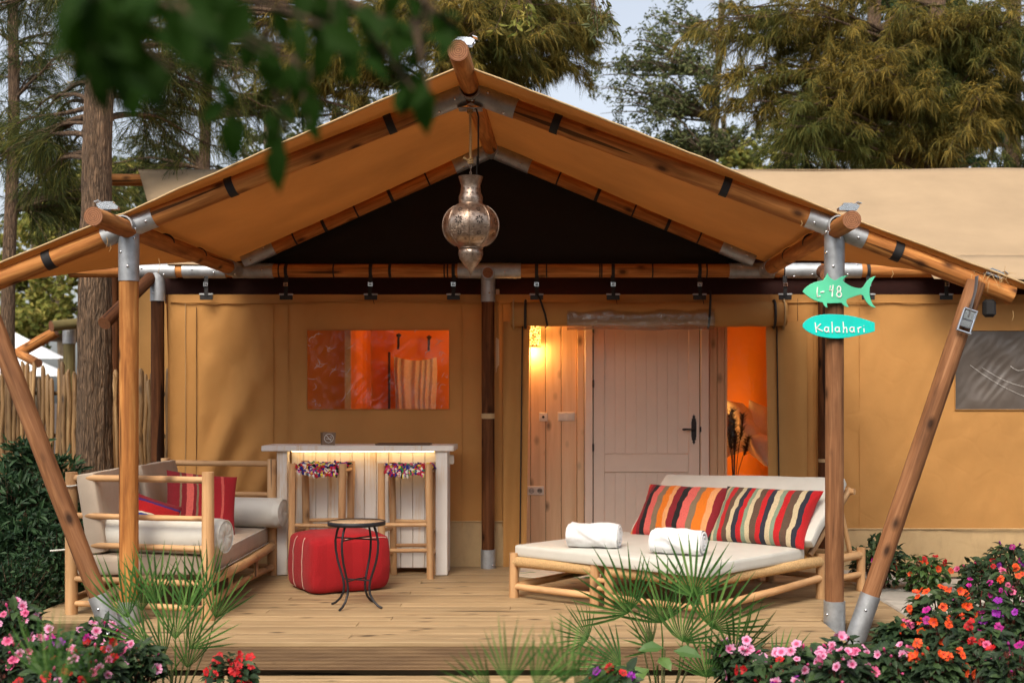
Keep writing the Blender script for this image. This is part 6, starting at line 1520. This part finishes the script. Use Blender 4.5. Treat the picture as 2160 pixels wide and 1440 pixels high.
palm('grassy fan palm in front of the sofa', (at(355, 1440, YPm).x, YPm, G0), [head(270, 1245, YPm, -28, 62, .95, 0), head(330, 1215, YPm, -10, 80, .9, 1), head(395, 1235, YPm, 12, 75, .9, 2), head(430, 1205, YPm + .1, 22, 68, .9, 3), head(310, 1300, YPm - .1, -50, 35, .8, 1), head(400, 1310, YPm - .1, 48, 42, .85, 0), head(280, 1355, YPm - .1, -62, 10, .75, 2), head(370, 1290, YPm - .15, 2, 82, .95, 3), head(345, 1330, YPm - .2, -20, 60, .8, 0), head(395, 1350, YPm - .2, 30, 60, .6, 1), head(300, 1230, YPm + .05, -18, 74, .85, 2), head(455, 1245, YPm, 35, 55, .8, 0)], 6, FRN)
# near, out-of-focus fronds at the bottom edge
YN_ = -4.2
palm('blurred palm tips at the bottom edge in front of the step', (at(1080, 1700, YN_).x, YN_, G0), [head(1075, 1445, YN_, -14, 78, .5, 0), head(1130, 1452, YN_, 38, 55, .5, 1), head(1190, 1440, YN_, 6, 80, .5, 2), head(1035, 1460, YN_, -55, 35, .45, 3), head(1215, 1460, YN_, 45, 40, .5, 0)], 7, FRN)
palm('blurred broad blades at the bottom left in front of the flowers', (at(140, 1800, YN_ - .3).x, YN_ - .3, G0), [head(100, 1430, YN_ - .3, -30, 62, .5, 0), head(135, 1440, YN_ - .3, 2, 80, .5, 1), head(185, 1440, YN_ - .3, 42, 40, .5, 2)], 8, FRN)

# ------------------------------------------------------------------ overhanging branch near the camera
nb2 = thing('overhanging_branch', (-1.2, -6.2, 2.6), 'blurred leafy branch hanging into the top left, close to the camera', 'branch')
rnd = random.Random(15); lv_me = []
for k in range(4):
    V, T = leaves(np.zeros((1, 3)), np.array([[0, 1.0, 0]]), np.array([.072]), .42 + .06 * k, .15, np.array([[0, 0, 1.0]])); lv_me.append(np_mesh('leaf', V, T, LEAF_NEAR, True))
def twig(p0, p1, n, sag, ls=1.0):
    pts = curve_pts(p0, p1, sag, 8, rnd, .06); m = MB(); m.tube(pts, list(np.linspace(.006, .002, 9)), 5); m.build('twig', BARK, nb2)
    n = max(3, int(n * .75))
    for i in range(n):
        u = (i + .5) / n; j = min(7, int(u * 8)); p = lerp(pts[j], pts[j + 1], u * 8 - j); d = ((pts[j + 1] - pts[j]).normalized() * .6 + Vector((rnd.gauss(0, .6), rnd.gauss(0, .35), rnd.gauss(-.55, .45)))).normalized()
        z = Vector((rnd.gauss(0, .5), -1 + rnd.gauss(0, .4), rnd.gauss(.4, .4))); x = d.cross(z).normalized(); z = x.cross(d); s = rnd.uniform(.7, 1.15) * ls; inst('leaf', rnd.choice(lv_me), nb2, frame(p, x * s, d * s, z * s))
YA = -6.55
for (a, b, n, sg, ls, dy) in [((120, -60), (560, 120), 26, .05, .8, -.1), ((160, -40), (360, 150), 18, .0, .85, -.25), ((150, 20), (240, 190), 14, 0, .85, -.3), ((300, -40), (640, 150), 22, .02, .8, 0), ((500, -60), (900, 90), 26, .05, .8, .1), ((560, 60), (600, 320), 9, 0, .72, .15), ((430, 80), (500, 260), 9, 0, .78, .1), ((760, 40), (885, 210), 11, .02, .75, .15), ((640, -40), (760, 130), 15, 0, .8, .0), ((820, -50), (960, 60), 12, .02, .8, .2), ((130, -60), (330, 60), 9, 0, 1.1, -.3), ((400, -50), (700, 60), 8, 0, 1.0, -.15), ((200, -60), (200, 110), 14, 0, .95, -.45), ((330, -60), (420, 60), 12, 0, .9, -.35), ((620, 120), (650, 260), 6, 0, .65, .2), ((870, 40), (905, 190), 6, 0, .75, .1)]:
    twig(at(a[0], a[1], YA + dy), at(b[0], b[1], YA + dy + rnd.uniform(-.08, .08)), n, sg, ls)
for (px, py, dy, ln_, tilt) in ((488, 235, .2, 1.15, .05), (592, 290, .2, 1.2, -.1), (884, 165, .15, 1.2, .15), (872, 150, .15, 1.0, -.3), (692, 60, .1, 1.1, -.2), (560, 230, .2, .8, .5), (650, 190, .2, .9, .2), (268, 120, -.1, 1.2, .1)):
    p = at(px, py, YA + dy); d = Vector((tilt, 0, -1)).normalized(); z = Vector((rnd.gauss(0, .4), -1, .3)); x = d.cross(z).normalized(); z = x.cross(d)
    inst('leaf', lv_me[1], nb2, frame(p, x * ln_, d * ln_, z * ln_)); mm = MB(); mm.tube([p, p + Vector((.02, 0, .12)), p + Vector((.05, 0, .3))], [.0015, .002, .003], 4); mm.build('twig', BARK, nb2)
# bright sprig hanging over the ridge, and one at the upper left
for (px, py, Y, lab) in ((1105, 45, -.6, 'bright green leafy sprig hanging right of the ridge end'), (1255, 55, .3, 'dark leafy sprig hanging further right of the ridge'), (690, 25, 1.0, 'bright green leafy sprig at the top left of the ridge')):
    t = thing('hanging_sprig', tuple(at(px, py, Y)), lab, 'branch', 'small sprigs over the ridge'); mm = MB(); PP, DD = [], []
    c = at(px, py, Y)
    for k in range(9):
        mm = MB(); e = c + Vector((rnd.gauss(0, .09), rnd.gauss(0, .08), rnd.gauss(-.03, .07))); s = c + Vector((-.05, 0, .35)); mm.tube([s, lerp(s, e, .6) + Vector((.02, 0, 0)), e], [.004, .003, .0015], 4); mm.build('twig', BARK, t)
        for j in range(7): PP.append(tuple(lerp(lerp(s, e, .6), e, rnd.random() * 1.05))); DD.append((rnd.gauss(0, .8), rnd.gauss(0, .5), rnd.gauss(-.5, .5)))
    V, T = leaves(np.array(PP), unit(np.array(DD)), RNG.uniform(.05, .085, len(PP)), .32); tag(inst('foliage', np_mesh('foliage', V, T, LEAF_YELLOW if px != 1255 else LEAF_PALE), t), kind='stuff')

# ------------------------------------------------------------------ unseen leaf mass behind the viewpoint, added to block low skylight
rnd = random.Random(90); n_ = 9000
Pg = np.stack([RNG.uniform(-26, 26, n_), RNG.uniform(-19, -15, n_), RNG.uniform(-.3, 1, n_) * 0 + RNG.beta(1.3, 1.6, n_) * 8.5 + .2], 1)
Vg, Tg = leaves(Pg, unit(RNG.normal(size=(n_, 3))), RNG.uniform(.35, .6, n_), .6)
tag(inst('skylight_blocker', np_mesh('skylight_blocker', Vg, Tg, LEAF_SHRUB)), 'unseen mass of leaves behind the viewpoint, added to dim the low front skylight', 'light blocker', kind='stuff')
